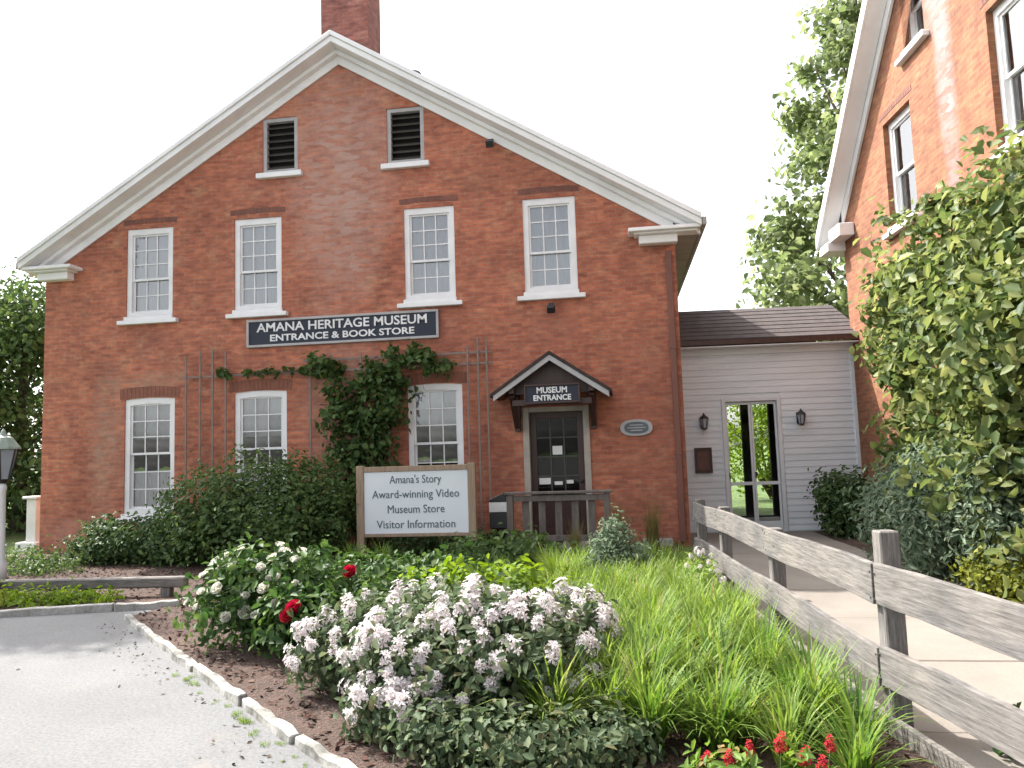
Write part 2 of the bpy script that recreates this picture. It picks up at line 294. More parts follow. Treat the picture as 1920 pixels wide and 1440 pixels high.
def inst(name, me, parent=None, loc=(0, 0, 0), rot=(0, 0, 0), sc=1.0):
    o = bpy.data.objects.new(name, me); o.location = loc; o.rotation_euler = rot; o.scale = (sc,) * 3 if not hasattr(sc, '__len__') else sc; return link(o, parent)
def text(body, size, mat, parent, loc, width=None, name='lettering', bold=0.0, rz=0.0, ex=0.003):
    cu = bpy.data.curves.new('t', 'FONT'); cu.body = body; cu.size = size; cu.align_x = 'CENTER'; cu.align_y = 'CENTER'; cu.extrude = ex; cu.offset = bold; cu.resolution_u = 3
    t = bpy.data.objects.new('t', cu); col.objects.link(t)
    me = bpy.data.meshes.new_from_object(t.evaluated_get(bpy.context.evaluated_depsgraph_get())); bpy.data.objects.remove(t)
    me.materials.clear(); me.materials.append(mat)
    xs = [v.co.x for v in me.vertices]; w = max(xs) - min(xs); k = width / w if width else 1.0
    o = inst(name, me, parent, loc, (R(90), 0, rz)); o.scale = (k, 1, 1); return o
def wall_with_holes(outer, holes, depth=0.16, y=0.0):
    polys = [outer] + holes; vl = [[Vector((x, 0, z)) for x, z in p] for p in polys]
    tris = tessellate_polygon(vl); mb = MB(); flat = [q for p in polys for q in p]
    mb.add([(x, y, z) for x, z in flat], [tuple(t) for t in tris])
    for h in holes:
        n = len(h); mb.add([(x, y, z) for x, z in h] + [(x, y + depth, z) for x, z in h], [(i, (i + 1) % n, (i + 1) % n + n, i + n) for i in range(n)])
    return mb
def arch_poly(w, h, rise, k=8):
    p = [(-w / 2, 0), (w / 2, 0)]
    if rise <= 0: return p + [(w / 2, h), (-w / 2, h)]
    return p + [(w / 2 * math.cos(math.pi * i / k) if 0 < i < k else (w / 2 if i == 0 else -w / 2), h - rise + rise * (1 - (math.cos(math.pi * i / k)) ** 2)) for i in range(k + 1)]

# ---------------------------------------------------------------- foliage helpers
def unit(v): return v / np.maximum(np.linalg.norm(v, axis=1, keepdims=True), 1e-9)
def leaf_mesh(name, P, N, S, mat, aspect=0.55, fold=0.18, droop=0.25, T=None):
    n = len(P); N = unit(N)
    t = rng.normal(size=(n, 3)) if T is None else T.copy()
    t[:, 2] -= droop
    t = unit(t - N * (t * N).sum(1, keepdims=True)); b = np.cross(N, t); S = np.asarray(S)[:, None]
    w = aspect * S * 0.5; cv = rng.uniform(-.10, .16, (n, 1)) * S
    V = np.empty((n, 6, 3)); V[:, 0] = P - t * S * 0.5; V[:, 3] = P + t * S * 0.5 - N * cv
    V[:, 1] = P - t * S * 0.22 + b * w * .92 + N * S * fold * .8; V[:, 5] = P - t * S * 0.22 - b * w * .92 + N * S * fold * .8
    V[:, 2] = P + t * S * 0.16 + b * w * .80 + N * (S * fold * .7 - cv * .3); V[:, 4] = P + t * S * 0.16 - b * w * .80 + N * (S * fold * .7 - cv * .3)
    me = bpy.data.meshes.new(name); me.vertices.add(n * 6); me.vertices.foreach_set('co', V.reshape(-1).astype(np.float32))
    base = (np.arange(n) * 6)[:, None]; quad = np.concatenate([base + [0, 1, 2, 3], base + [0, 3, 4, 5]], 1).reshape(-1)
    me.loops.add(n * 8); me.loops.foreach_set('vertex_index', quad.astype(np.int32))
    me.polygons.add(n * 2); me.polygons.foreach_set('loop_start', (np.arange(n * 2) * 4).astype(np.int32))
    me.materials.append(mat); me.update(calc_edges=True); return me
def blob_points(blobs, n, clump=24, spread=0.16, inner=0.72, zmin=0.03, hemi=None, rough=0.16):
    """leaf positions in sprays over the outer part of a set of ellipsoids"""
    B = np.array([b if len(b) == 6 else (b[0], b[1], b[2], b[3], b[3], b[3]) for b in blobs], float)
    area = (B[:, 3] * B[:, 4] + B[:, 3] * B[:, 5] + B[:, 4] * B[:, 5]); pr = area / area.sum()
    m = max(1, n // clump); bi = rng.choice(len(B), m, p=pr); d = unit(rng.normal(size=(m, 3)))
    r = inner + (1.04 - inner) * rng.random(m) ** 0.6; r = r * (1 + rough * rng.normal(size=m).clip(-1.6, 1.6))
    C = B[bi, :3] + d * B[bi, 3:] * r[:, None]
    sp = spread * B[bi, 3:].mean(1)
    P = np.repeat(C, clump, 0) + rng.normal(size=(m * clump, 3)) * np.repeat(sp, clump)[:, None]
    D = np.repeat(d, clump, 0) + rng.normal(size=(m * clump, 3)) * 0.55; D[:, 2] += 0.35
    k = P[:, 2] > zmin
    if hemi is not None: k &= hemi(P)
    return P[k], D[k]
def foliage(parent, blobs, n, size, mat, name='foliage', aspect=0.55, kind=None, **kw):
    P, N = blob_points(blobs, n, **kw); S = size * (0.6 + 0.8 * rng.random(len(P)))
    o = inst(name, leaf_mesh(name, P, N, S, mat, aspect), parent)
    if kind: o['kind'] = kind
    return o
def stems(parent, base, tips, r0, mat, name='stem'):
    mb = MB()
    for t in tips:
        b = Vector(base); t = Vector(t); mid = b.lerp(t, 0.5) + Vector((random.uniform(-.1, .1), random.uniform(-.1, .1), 0.05)) * (t - b).length * 0.6
        mb.tube([b, b.lerp(mid, 0.6), mid, mid.lerp(t, 0.6), t], [r0, r0 * .85, r0 * .65, r0 * .45, r0 * .2], 5)
    return mb.build(name, mat, parent, smooth=True)
def shrub(name, label, cat, base, blobs, n, size, mat, group=None, ntips=8, r0=0.02, stemmat=None, **kw):
    """blobs are relative to base"""
    root = empty(name, base); tag(root, label, cat, group)
    foliage(root, blobs, n, size, mat, **kw)
    tips = []
    for _ in range(ntips):
        b = random.choice(blobs); q = [random.uniform(-.6, .6) for _ in range(3)]; rr = b[3:] if len(b) == 6 else (b[3],) * 3
        tips.append((b[0] + q[0] * rr[0], b[1] + q[1] * rr[1], max(0.05, b[2] + q[2] * rr[2])))
    stems(root, (0, 0, 0), tips, r0, stemmat or M['stem'])
    return root
def blade_mesh(name, n, length, width, mat, lean=(0.15, 1.0), base_r=0.06, seg=5, stiff=1.0):
    V = []; F = []
    for i in range(n):
        a = random.uniform(0, 2 * math.pi); ln = length * random.uniform(0.6, 1.1); out = random.uniform(*lean); br = base_r * math.sqrt(random.random())
        dx, dy = math.cos(a), math.sin(a); a2 = random.uniform(0, 2 * math.pi); px, py = br * math.cos(a2), br * math.sin(a2); th = math.pi / 2 - 0.25 * out; x = 0; z = 0; b = len(V)
        tw = random.uniform(-.5, .5)
        for k in range(seg + 1):
            t = k / seg; w = width * (1 - t ** 2.2) * random.uniform(.9, 1.1) * 0.5 + 0.0006
            nx, ny = -math.sin(a + tw * t), math.cos(a + tw * t)
            for sgn in (-1, 1): V.append((px + dx * x + nx * w * sgn, py + dy * x + ny * w * sgn, z + 0.25 * w))
            th -= out * stiff * (0.25 + 0.55 * t) * 1.9 / seg; x += math.cos(th) * ln / seg; z += math.sin(th) * ln / seg
        for k in range(seg): F.append((b + 2 * k, b + 2 * k + 1, b + 2 * k + 3, b + 2 * k + 2))
    me = bpy.data.meshes.new(name); me.from_pydata(V, [], F); me.materials.append(mat); me.polygons.foreach_set('use_smooth', [True] * len(F)); return me

# ---------------------------------------------------------------- setting: ground, pavement, bed, walkway, kerbs
g = MB(); g.add([(-600, -600, -0.03), (600, -600, -0.03), (600, 600, -0.03), (-600, 600, -0.03)], [(0, 1, 2, 3)]); tag(g.build('ground', M['lawn']), kind='structure')
KA = Vector((-6.35, -5.50, 0)); KB = Vector((-0.95, -10.65, 0)); KC = Vector((-12.5, -6.55, 0)); KD = Vector((-6.20, -4.90, 0))
FA = Vector((-0.08, -3.15, 0)); FM = Vector((0.41, -8.42, 0)); FB = Vector((0.95, -11.1, 0))          # fence line
g = MB(); g.slab([(-90, -160), (90, -160), (90, -11.1), (0.9, -11.1), (-0.9, -10.7), (-6.35, -5.50), (-6.2, -4.9), (-12.5, -6.55), (-90, -12)], -0.2, 0.0)
tag(g.build('pavement', M['pave']), kind='structure')
g = MB(); g.slab([(-12.5, -6.5), (-6.2, -4.88), (-6.33, -5.48), (-0.95, -10.65), (0.89, -11.1), (FM.x - .06, FM.y), (FA.x - .06, FA.y), (-0.12, -0.02), (-12.5, -0.02)], -0.2, 0.025)
tag(g.build('garden_bed', M['mulch']), kind='structure')
g = MB(); g.slab([(2.35, 1.5), (3.3, 1.5), (4.2, -12), (2.85, -12), (2.45, -2)], -0.2, 0.03)
tag(g.build('planting_strip', M['mulch']), kind='structure')
walk = empty('walkway', (0, 0, 0)); tag(walk, 'pinkish concrete walkway slabs between grey rail fence and vine', kind='structure')
ys = [1.52, 0.1, -1.35, -2.8, -4.22, -5.6, -7.0, -8.42, -9.9, -11.4]
def walk_l(y):
    if y > -3: return -0.06
    a, b = (FA, FM) if y > FM.y else (FM, FB)
    return a.x + (b.x - a.x) * (a.y - y) / (a.y - b.y) + 0.02
def walk_r(y): return 2.38 + (0.05 * (-y) if y < 0 else 0)
for i in range(len(ys) - 1):
    a, b = ys[i] - 0.006, ys[i + 1] + 0.006
    la = -0.04 if a > 0 else walk_l(a)
    if a > 0: la = 0.1
    g = MB(); g.slab([(la, a), (walk_l(b), b), (walk_r(b), b), (walk_r(a), a)], -0.15, 0.03 + 0.004 * (i % 2))
    g.build('slab', M['concrete'], walk, bevel=0.008)
def kerb_run(name, a, b, w, h, mat, lens, jit):
    root = empty(name); tag(root, kind='structure'); d = (b - a); tot = d.length; d.normalize(); x = 0; i = 0
    while x < tot - 0.1:
        ln = min(lens[i % len(lens)], tot - x); c = a + d * (x + ln / 2)
        g = MB(); K = 7
        for k in range(K):                      # worn profile: uneven top along its length
            u0, u1 = -ln / 2 + 0.008 + (ln - 0.016) * k / K, -ln / 2 + 0.008 + (ln - 0.016) * (k + 1) / K
        nv = K + 1; vs = []
        for k in range(nv):
            u = -ln / 2 + 0.008 + (ln - 0.016) * k / K; hh = h + random.uniform(-.022, .008); ww = w / 2 + random.uniform(-.012, .006)
            vs += [(u, -ww, -0.1), (u, ww, -0.1), (u, ww - .012, hh), (u, -ww + .012, hh)]
        fs = [(0, 1, 2, 3), (nv * 4 - 1, nv * 4 - 2, nv * 4 - 3, nv * 4 - 4)]
        for k in range(K):
            for q in range(4): fs.append((k * 4 + q, k * 4 + (q + 1) % 4, (k + 1) * 4 + (q + 1) % 4, (k + 1) * 4 + q))
        g.add(vs, fs); o = g.build('kerb_stone', mat, root, bevel=0.007); o.location = c + Vector((random.uniform(-jit, jit), random.uniform(-jit, jit), 0)); o.rotation_euler = (0, random.uniform(-.012, .012), math.atan2(d.y, d.x) + random.uniform(-.025, .025))
        x += ln; i += 1
    return root
kerb_run('white_kerb', KA, KB, 0.095, 0.065, M['kerb'], [0.8, 1.25, 0.6, 1.1, 0.9], 0.02)
kerb_run('back_kerb', KC, KD + Vector((0.1, 0.03, 0)), 0.13, 0.085, M['kerb_grey'], [1.5, 1.3, 1.6], 0.01)

# ---------------------------------------------------------------- sash windows (shared by both houses); local frame: opening centre-bottom on the wall face, -Y outward
pane_cache = {}
def make_window(parent, x, z, w, h, rise, cols, rows_up, rows_low, split, blinds, sill=True, label=None, fr=0.095, rec=0.025):
    """blinds: list of (material, z0 fraction, z1 fraction)"""
    op = arch_poly(w, h, rise); inner = [(px * (w - 2 * fr) / w, fr * 0.9 + pz * (h - fr * 1.9 - 0.02) / h) for px, pz in op]
    g = MB(); n = len(op)
    for (ya, yb, P, Q) in ((rec, rec + 0.07, op, inner),):
        g.add([(a, ya, b) for a, b in P] + [(a, ya, b) for a, b in Q] + [(a, yb, b) for a, b in P] + [(a, yb, b) for a, b in Q],
              [(i, (i + 1) % n, (i + 1) % n + n, i + n) for i in range(n)] + [(i + n, (i + 1) % n + n, (i + 1) % n + 3 * n, i + 3 * n) for i in range(n)] + [(i + 2 * n, i + 3 * n, (i + 1) % n + 3 * n, (i + 1) % n + 2 * n) for i in range(n)])
    win = g.build('window', M['white'], parent, loc=(x, 0, z))
    if label: win['label'] = label
    iw = w - 2 * fr; z0 = fr * 0.9; z1 = h - fr - 0.01; zm = z0 + (z1 - z0) * split
    for (a, b, rows, y, top) in ((zm - 0.022, z1, rows_up, rec + 0.03, True), (z0, zm + 0.022, rows_low, rec + 0.067, False)):
        s = 0.042; mu = 0.02; g = MB(); x0, x1 = -iw / 2 - 0.004, iw / 2 + 0.004
        bz = b + (0.02 if top else 0)
        g.box(x0, x0 + s, y, y + 0.036, a, bz); g.box(x1 - s, x1, y, y + 0.036, a, bz)
        g.box(x0 + s, x1 - s, y + .001, y + 0.035, a, a + s); g.box(x0 + s, x1 - s, y + .001, y + 0.035, b - s, bz)
        pw = (x1 - x0 - 2 * s) / cols; ph = (b - a - 2 * s) / rows
        for c in range(1, cols): g.box(x0 + s + pw * c - mu / 2, x0 + s + pw * c + mu / 2, y + .004, y + 0.03, a + s, b - s)
        for r in range(1, rows): g.box(x0 + s, x1 - s, y + .006, y + 0.028, a + s + ph * r - mu / 2, a + s + ph * r + mu / 2)
        g.build('sash', M['white'], win)
        key = (round(pw, 3), round(ph, 3))
        if key not in pane_cache:
            q = MB(); q.add([(-pw / 2, 0, -ph / 2), (pw / 2, 0, -ph / 2), (pw / 2, 0, ph / 2), (-pw / 2, 0, ph / 2)], [(0, 1, 2, 3)]); pane_cache[key] = q.mesh('pane', M['glass'])
        for c in range(cols):
            for r in range(rows):
                inst('pane', pane_cache[key], win, (x0 + s + pw * (c + .5), y + 0.018, a + s + ph * (r + .5)), (random.uniform(-.006, .006), 0, random.uniform(-.006, .006)))
    if sill:
        g = MB(); g.box(-w / 2 - 0.13, w / 2 + 0.13, -0.10, 0.02, -0.155, -0.075); g.box(-w / 2 - 0.02, w / 2 + 0.02, -0.055, 0.10, -0.074, 0.0)
        g.build('sill', M['white'], win, bevel=0.008)
    for k, (mt, f0, f1) in enumerate(blinds):
        g = MB(); K = 40; za, zb = z0 + (z1 - z0) * f0, z0 + (z1 - z0) * f1; wav = 0.002 if mt is M['blind'] else 0.009
        vs = []
        for i in range(K + 1):
            xx = -iw / 2 + iw * i / K; yy = rec + 0.118 + 0.018 * k + wav * math.sin(i * 1.1) + wav * .6 * math.sin(i * 2.3 + 1)
            vs += [(xx, yy, za), (xx, yy, zb)]
        g.add(vs, [(2 * i, 2 * i + 2, 2 * i + 3, 2 * i + 1) for i in range(K)]); g.build('blind' if mt is M['blind'] else 'curtain', mt, win, smooth=True)
    return win
def soldier_row(parent, cx, z, w, rise, mat, hgt=0.2, proud=0.006):
    g = MB(); n = int(w / 0.078)
    for i in range(n):
        t = (i + .5) / n * 2 - 1; xx = cx + t * w / 2; zz = z - rise * t * t; ang = t * rise * 2.2 / max(w, .1)
        m = Matrix.Translation((xx, 0, zz)) @ Matrix.Rotation(ang, 4, 'Y'); g.box(-w / n / 2 + .004, w / n / 2 - .004, -proud, 0.03, 0, hgt + random.uniform(-.004, .004), m)
    return g.build('lintel', mat, parent)

# ---------------------------------------------------------------- main brick house
house = empty('brick_house', (-6.0, 0, 0)); tag(house, 'long red brick gabled house with white sash windows and dark name sign', 'house')
hx = 6.0                                   # shift from world x to house x
XL, XR, ZE, ZA = -12.04 + hx, 0.05 + hx, 5.45, 9.30
SL = 0.612
upper = [(-9.835, 4.45, 0.96, 1.72), (-7.63, 4.45, 0.94, 1.75), (-4.32, 4.45, 0.94, 1.70), (-2.125, 4.45, 0.94, 1.70)]
lower = [(-9.80, 0.72, 1.02, 2.17), (-7.58, 0.72, 1.02, 2.21), (-4.28, 0.72, 1.00, 2.19)]
vents = [(-7.18, 7.05, 0.70, 1.08), (-4.73, 7.02, 0.71, 1.07)]
door = (-2.135, 0.15, 1.16, 2.26)
holes = []
for (x, z, w, h) in upper + vents: holes.append([(x + hx + a, z + b) for a, b in arch_poly(w, h, 0)])
for (x, z, w, h) in lower: holes.append([(x + hx + a, z + b) for a, b in arch_poly(w, h, 0.03)])
holes.append([(door[0] + hx + a, door[1] + b) for a, b in arch_poly(door[2], door[3], 0)])
apx = (XL + XR) / 2; za_l = ZE + (apx - XL) * SL
wall_with_holes([(XL, -0.3), (XR, -0.3), (XR, ZE), (apx, za_l), (XL, ZE)], holes, 0.2).build('wall', M['brick'], house)
DEP = 9.0
g = MB(); g.box(XL, XL + .3, 0.002, DEP, -.3, ZE - .05); g.build('wall', M['brick'], house)
g = MB(); g.box(XR - .3, XR, 0.002, DEP, -.3, ZE - .05); g.build('wall', M['brick'], house)
g = MB(); g.prism([(XL + .31, -.3), (XR - .31, -.3), (XR - .31, ZE - .05), (apx, za_l - .1), (XL + .31, ZE - .05)], DEP - .31, DEP - .01); g.build('wall', M['brick'], house)
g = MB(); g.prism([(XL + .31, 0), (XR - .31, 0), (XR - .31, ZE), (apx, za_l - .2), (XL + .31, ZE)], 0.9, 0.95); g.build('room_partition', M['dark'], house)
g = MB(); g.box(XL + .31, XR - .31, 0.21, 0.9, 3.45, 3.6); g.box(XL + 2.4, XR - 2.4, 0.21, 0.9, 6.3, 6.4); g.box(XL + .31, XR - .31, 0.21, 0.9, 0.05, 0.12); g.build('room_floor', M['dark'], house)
# roof slabs with overhang
OH = 0.42; FY = -0.40; RT = 0.15
def roof_slab(x_out, sgn, apex_x, apex_z):
    zo = apex_z - abs(x_out - apex_x) * SL
    g = MB(); poly = [(apex_x, apex_z), (x_out, zo), (x_out, zo - RT), (apex_x, apex_z - RT)]
    if sgn < 0: poly = poly[::-1]
    g.prism(poly, FY + .035, DEP + .3); return g
AZ = za_l + 0.33               # top of the roof at the ridge
for sgn, xo in ((-1, XL - .26), (1, XR + OH)):
    r_ = roof_slab(xo, sgn, apx, AZ).build('roof', M['roof'], house)
    if sgn > 0:
        g = MB(); g.box(-6.57 + hx, -5.60 + hx, 0.55, 1.35, 8.4, 11.5); g.box(-6.63 + hx, -5.54 + hx, 0.49, 1.41, 11.5, 11.7); g.build('chimney', M['brick_dark'], r_)
        g = MB(); g.lathe([(0.05, 8.6), (0.05, 9.02), (0.16, 9.03), (0.19, 9.12), (0.14, 9.22), (0.04, 9.26)], -4.78 + hx, 0.9, 14); g.build('vent_pipe', M['louvre'], r_, smooth=True)
    # rake: crown moulding at the roof edge, soffit, frieze board on the wall
    zo = AZ - abs(xo - apx) * SL
    def band(d0, d1, y0, y1, name, mat, xin=apx, xend=None, bev=0.006):
        xe = xo if xend is None else xend; ze = AZ - abs(xe - apx) * SL
        poly = [(xin, AZ - d0), (xe, ze - d0), (xe, ze - d1), (xin, AZ - d1)]
        if sgn < 0: poly = poly[::-1]
        q = MB(); q.prism(poly, y0, y1); return q.build(name, mat, house, bevel=bev)
    band(-0.015, 0.075, FY - .05, FY + .03, 'crown_moulding', M['trim'])
    band(0.078, 0.19, FY - .012, FY + .03, 'rake_board', M['trim'])
    band(RT + .005, RT + .04, FY + .032, -0.07, 'soffit_board', M['trim'])
    band(RT + .045, RT + .13, -0.16, -0.045, 'bed_moulding', M['trim'])
    band(RT + .10, RT + .285, -0.044, -0.004, 'frieze_board', M['trim'], xend=(XL if sgn < 0 else XR) - sgn * 0.02)
    # side eave: soffit and gutter running back
    g = MB(); xw = XL if sgn < 0 else XR; a, b = sorted((xw + sgn * .004, xo + sgn * -.01)); g.box(a, b, FY + .10, DEP, zo - RT - .05, zo - RT - .012); g.build('eave_soffit', M['soffit'], house)
    g = MB(); a, b = sorted((xo + sgn * .004, xo + sgn * .09)); g.box(a, b, FY + .02, DEP, zo - RT - .03, zo - .03); g.build('gutter', M['soffit'], house, bevel=0.02)
    # boxed cornice return at the foot of the rake
    a, b = sorted((xw - sgn * 0.80, xo - sgn * .012)); g = MB(); g.box(a, b, -0.37, -0.004, zo - RT - .055, zo - RT + .01); a, b = sorted((xw - sgn * .70, xo - sgn * .06)); g.box(a, b, -0.30, -0.004, zo - RT - .09, zo - RT - .056)
    a, b = sorted((xw - sgn * 0.62, xw + sgn * .03)); g.box(a, b, -0.20, -0.006, zo - RT - .235, zo - RT - .091); g.build('cornice_return', M['trim'], house, bevel=0.01)
# windows
ub = [[(M['blind'], 0.38, 1.0), (M['sheer'], 0, 1)], [(M['blind'], 0.62, 1.0), (M['sheer'], 0, 1)], [(M['sheer'], 0, 1.0)], [(M['sheer'], 0.0, 1.0)]]
for (x, z, w, h), bl in zip(upper, ub):
    make_window(house, x + hx, z, w, h, 0, 3, 3, 2, 0.42, bl); soldier_row(house, x + hx, z + h + 0.10, w + 0.16, 0.02, M['lintel'], 0.10)
lb = [[(M['blind'], 0.66, 1.0), (M['sheer'], 0.0, 0.36)], [(M['blind'], 0.63, 1.0)], [(M['blind'], 0.68, 1.0)]]
for (x, z, w, h), bl in zip(lower, lb):
    make_window(house, x + hx, z, w, h, 0.03, 3, 3, 3, 0.52, bl); soldier_row(house, x + hx, z + h + 0.012, w + 0.20, 0.035, M['lintel_red'], 0.20)
# louvred gable vents
for (x, z, w, h) in vents:
    g = MB(); f = 0.075
    g.box(-w / 2, -w / 2 + f, 0.02, 0.12, 0, h); g.box(w / 2 - f, w / 2, 0.02, 0.12, 0, h); g.box(-w / 2 + f, w / 2 - f, 0.021, 0.12, h - f, h); g.box(-w / 2 + f, w / 2 - f, 0.021, 0.12, 0, f)
    v = g.build('louvred_vent', M['signgrey'], house, loc=(x + hx, 0, z), bevel=0.004)
    g = MB(); g.box(-w / 2 - .10, w / 2 + .10, -0.09, 0.02, -0.11, -0.01); g.build('sill', M['white'], v, bevel=0.008)
    sl = MB(); sl.box(-w / 2 + f + .002, w / 2 - f - .002, -0.065, 0.065, -0.007, 0.007); sm = sl.mesh('slat', M['louvre'])
    for i in range(7): inst('slat', sm, v, (0, 0.10, f + .06 + (h - 2 * f - .06) * i / 6.6), (R(38), 0, 0))
    g = MB(); g.box(-w / 2 + .01, w / 2 - .01, 0.17, 0.18, 0.01, h - .01); g.build('backing', M['dark'], v)
# front door
dx, dz, dw, dh = door
g = MB(); f = 0.11
g.box(-dw / 2, -dw / 2 + f, -0.03, 0.19, 0, dh); g.box(dw / 2 - f, dw / 2, -0.03, 0.19, 0, dh); g.box(-dw / 2 + f, dw / 2 - f, -0.028, 0.19, dh - f * .8, dh)
g.build('door_frame', M['trim_pale'], house, loc=(dx + hx, 0, dz), bevel=0.006)
g = MB(); a, b = -dw / 2 + f + .003, dw / 2 - f - .003; t = dh - f * .8 - .003; s = 0.11; zb = 0.72
g.box(a, a + s, 0.11, 0.155, 0.0, t); g.box(b - s, b, 0.11, 0.155, 0.0, t); g.box(a + s, b - s, 0.111, 0.154, t - s, t); g.box(a + s, b - s, 0.111, 0.154, 0, 0.18); g.box(a + s, b - s, 0.111, 0.154, zb - .09, zb); g.box(a + s, b - s, 0.135, 0.15, 0.18, zb - .09)
dr = g.build('door', M['doorwood'], house, loc=(dx + hx, 0, dz), bevel=0.004)
dr['label'] = 'dark brown front door with small glass panes and white notices'
pw, ph = (b - a - 2 * s) / 3, (t - s - zb) / 4
g = MB()
for c in (1, 2): g.box(a + s + pw * c - .012, a + s + pw * c + .012, 0.112, 0.15, zb, t - s)
for r in (1, 2, 3): g.box(a + s, b - s, 0.115, 0.148, zb + ph * r - .012, zb + ph * r + .012)
g.build('muntin', M['muntin_dark'], dr)
q = MB(); q.add([(-pw / 2, 0, -ph / 2), (pw / 2, 0, -ph / 2), (pw / 2, 0, ph / 2), (-pw / 2, 0, ph / 2)], [(0, 1, 2, 3)]); pm = q.mesh('pane', M['clear'])
for c in range(3):
    for r in range(4): inst('pane', pm, dr, (a + s + pw * (c + .5), 0.131, zb + ph * (r + .5)))
for (px, pz, w_, h_) in ((0.0, 1.50, .17, .15), (-.235, 0.97, .20, .11), (.0, 0.93, .14, .06), (.2, .95, .12, .06)):
    g = MB(); g.box(px - w_ / 2, px + w_ / 2, 0.104, 0.107, pz - h_ / 2, pz + h_ / 2); g.build('notice', M['paper'], dr)
g = MB(); g.lathe([(0.0, 0), (.03, .005), (.03, .04), (0.0, .05)], 0, 0, 10); o = g.build('handle', M['black'], dr, smooth=True); o.location = (b - .055, 0.108, 0.95); o.rotation_euler = (R(90), 0, 0)
# gabled hood over the door
hood = empty('porch_hood', (-2.135 + hx, 0, 0)); hood.parent = house; hood['label'] = 'small gabled wooden hood over the front door'
hA, hE, hW, hY = 3.22, 2.58, 0.95, -0.86
for sgn in (-1, 1):
    sl_ = (hA - hE) / hW
    def hp(x0, x1, d0, d1, y0, y1, name, mat, bev=0.004):
        p = [(sgn * x0, hA - x0 * sl_ - d0), (sgn * x1, hA - x1 * sl_ - d0), (sgn * x1, hA - x1 * sl_ - d1), (sgn * x0, hA - x0 * sl_ - d1)]
        q = MB(); q.prism(p if sgn > 0 else p[::-1], y0, y1); return q.build(name, mat, hood, bevel=bev)
    hp(0, hW + .05, -0.06, 0.0, hY - .02, -.003, 'hood_roof', M['shingle_dark'])
    hp(0, hW, 0.003, 0.10, hY, hY + .045, 'rake_trim', M['signgrey'])
    hp(0.02, hW - .03, 0.004, 0.05, hY + .05, -.004, 'hood_soffit', M['doorwood'])
    g = MB(); xb = sgn * 0.66
    g.box(xb - .05, xb + .05, -0.10, -0.004, 2.0, 2.72); g.box(xb - .049, xb + .049, hY + .1, -.10, 2.60, 2.70)
    ang = math.atan2(0.55, 0.62); m = Matrix.Translation((xb, -.40, 2.33)) @ Matrix.Rotation(-ang, 4, 'X'); g.box(-.045, .045, -.38, .38, -.045, .045, m)
    g.build('bracket', M['doorwood'], hood, bevel=0.006)
g = MB(); g.prism([(-.75, 2.60), (.75, 2.60), (.75, 2.69), (0, 3.16), (-.75, 2.69)], hY + .30, hY + .34); g.build('hood_gable', M['doorwood'], hood)
g = MB(); g.box(-.66, .66, hY + .18, hY + .27, 2.40, 2.50); g.build('tie_beam', M['doorwood'], hood, bevel=.005)
# downspout on the right corner
g = MB(); g.box(-.175, -.075, -.085, -.012, 0.05, 5.02); g.box(-.185, -.065, -.09, -.004, 3.3, 3.34); g.box(-.185, -.065, -.09, -.004, 1.5, 1.54); g.build('downspout', M['brownpaint'], house, bevel=.012, loc=(XR, 0, 0))

# ---------------------------------------------------------------- things fixed to the main house
def framed_sign(name, label, x, y, z, w, h, panel, edge, lines, fr=0.05, d=0.05, grp=None):
    root = empty(name, (x, y, z)); tag(root, label, 'sign', grp)
    g = MB(); g.box(-w / 2 + fr * .5, w / 2 - fr * .5, -d * .55, 0, -h / 2 + fr * .5, h / 2 - fr * .5); g.build('panel', panel, root)
    g = MB(); g.box(-w / 2, w / 2, -d, -.002, h / 2 - fr, h / 2); g.box(-w / 2, w / 2, -d, -.002, -h / 2, -h / 2 + fr); g.box(-w / 2, -w / 2 + fr, -d + .001, -.003, -h / 2 + fr, h / 2 - fr); g.box(w / 2 - fr, w / 2, -d + .001, -.003, -h / 2 + fr, h / 2 - fr); g.build('frame', edge, root, bevel=.005)
    for body, size, zz, ww, mt in lines: text(body, size, mt, root, (0, -d * .55 - .004, zz), ww, bold=0.004)
    return root
framed_sign('wall_sign', 'long dark sign with white capital letters below the upper windows', -6.0, -0.012, 3.985, 3.66, 0.52, M['navy'], M['signgrey'],
            [('AMANA HERITAGE MUSEUM', 0.23, 0.095, 3.25, M['signwhite']), ('ENTRANCE & BOOK STORE', 0.17, -0.105, 2.75, M['signwhite'])], fr=0.045)
framed_sign('porch_sign', 'small dark entrance sign hanging under the door hood', -2.115, -0.79, 2.575, 0.92, 0.32, M['navy'], M['doorwood'],
            [('MUSEUM', 0.135, 0.055, 0.50, M['signwhite']), ('ENTRANCE', 0.125, -0.07, 0.62, M['signwhite'])], fr=0.03)
ov = empty('oval_plaque', (-0.76, -0.01, 1.99)); tag(ov, 'oval grey plaque on the brick to the right of the door', 'plaque')
def oval(rx, rz, y0, y1, k=32):
    p = []
    for i in range(k):
        t = 2 * math.pi * i / k; c, s_ = math.cos(t), math.sin(t); p.append((rx * math.copysign(abs(c) ** .8, c), rz * math.copysign(abs(s_) ** .8, s_)))
    g = MB(); g.prism(p, y0, y1); return g
oval(.275, .14, -.025, 0).build('rim', M['signgrey'], ov, bevel=.006); oval(.205, .10, -.032, -.02).build('panel', plain('slate_plaque', (0.10, 0.12, 0.14), (0.07, 0.085, 0.10), 8, 0.5), ov)
g = MB()
for zz, w_ in ((.045, .22), (.0, .30), (-.045, .2)): g.box(-w_ / 2, w_ / 2, -.035, -.031, zz - .008, zz + .008)
g.build('worn_line', M['signgrey'], ov)
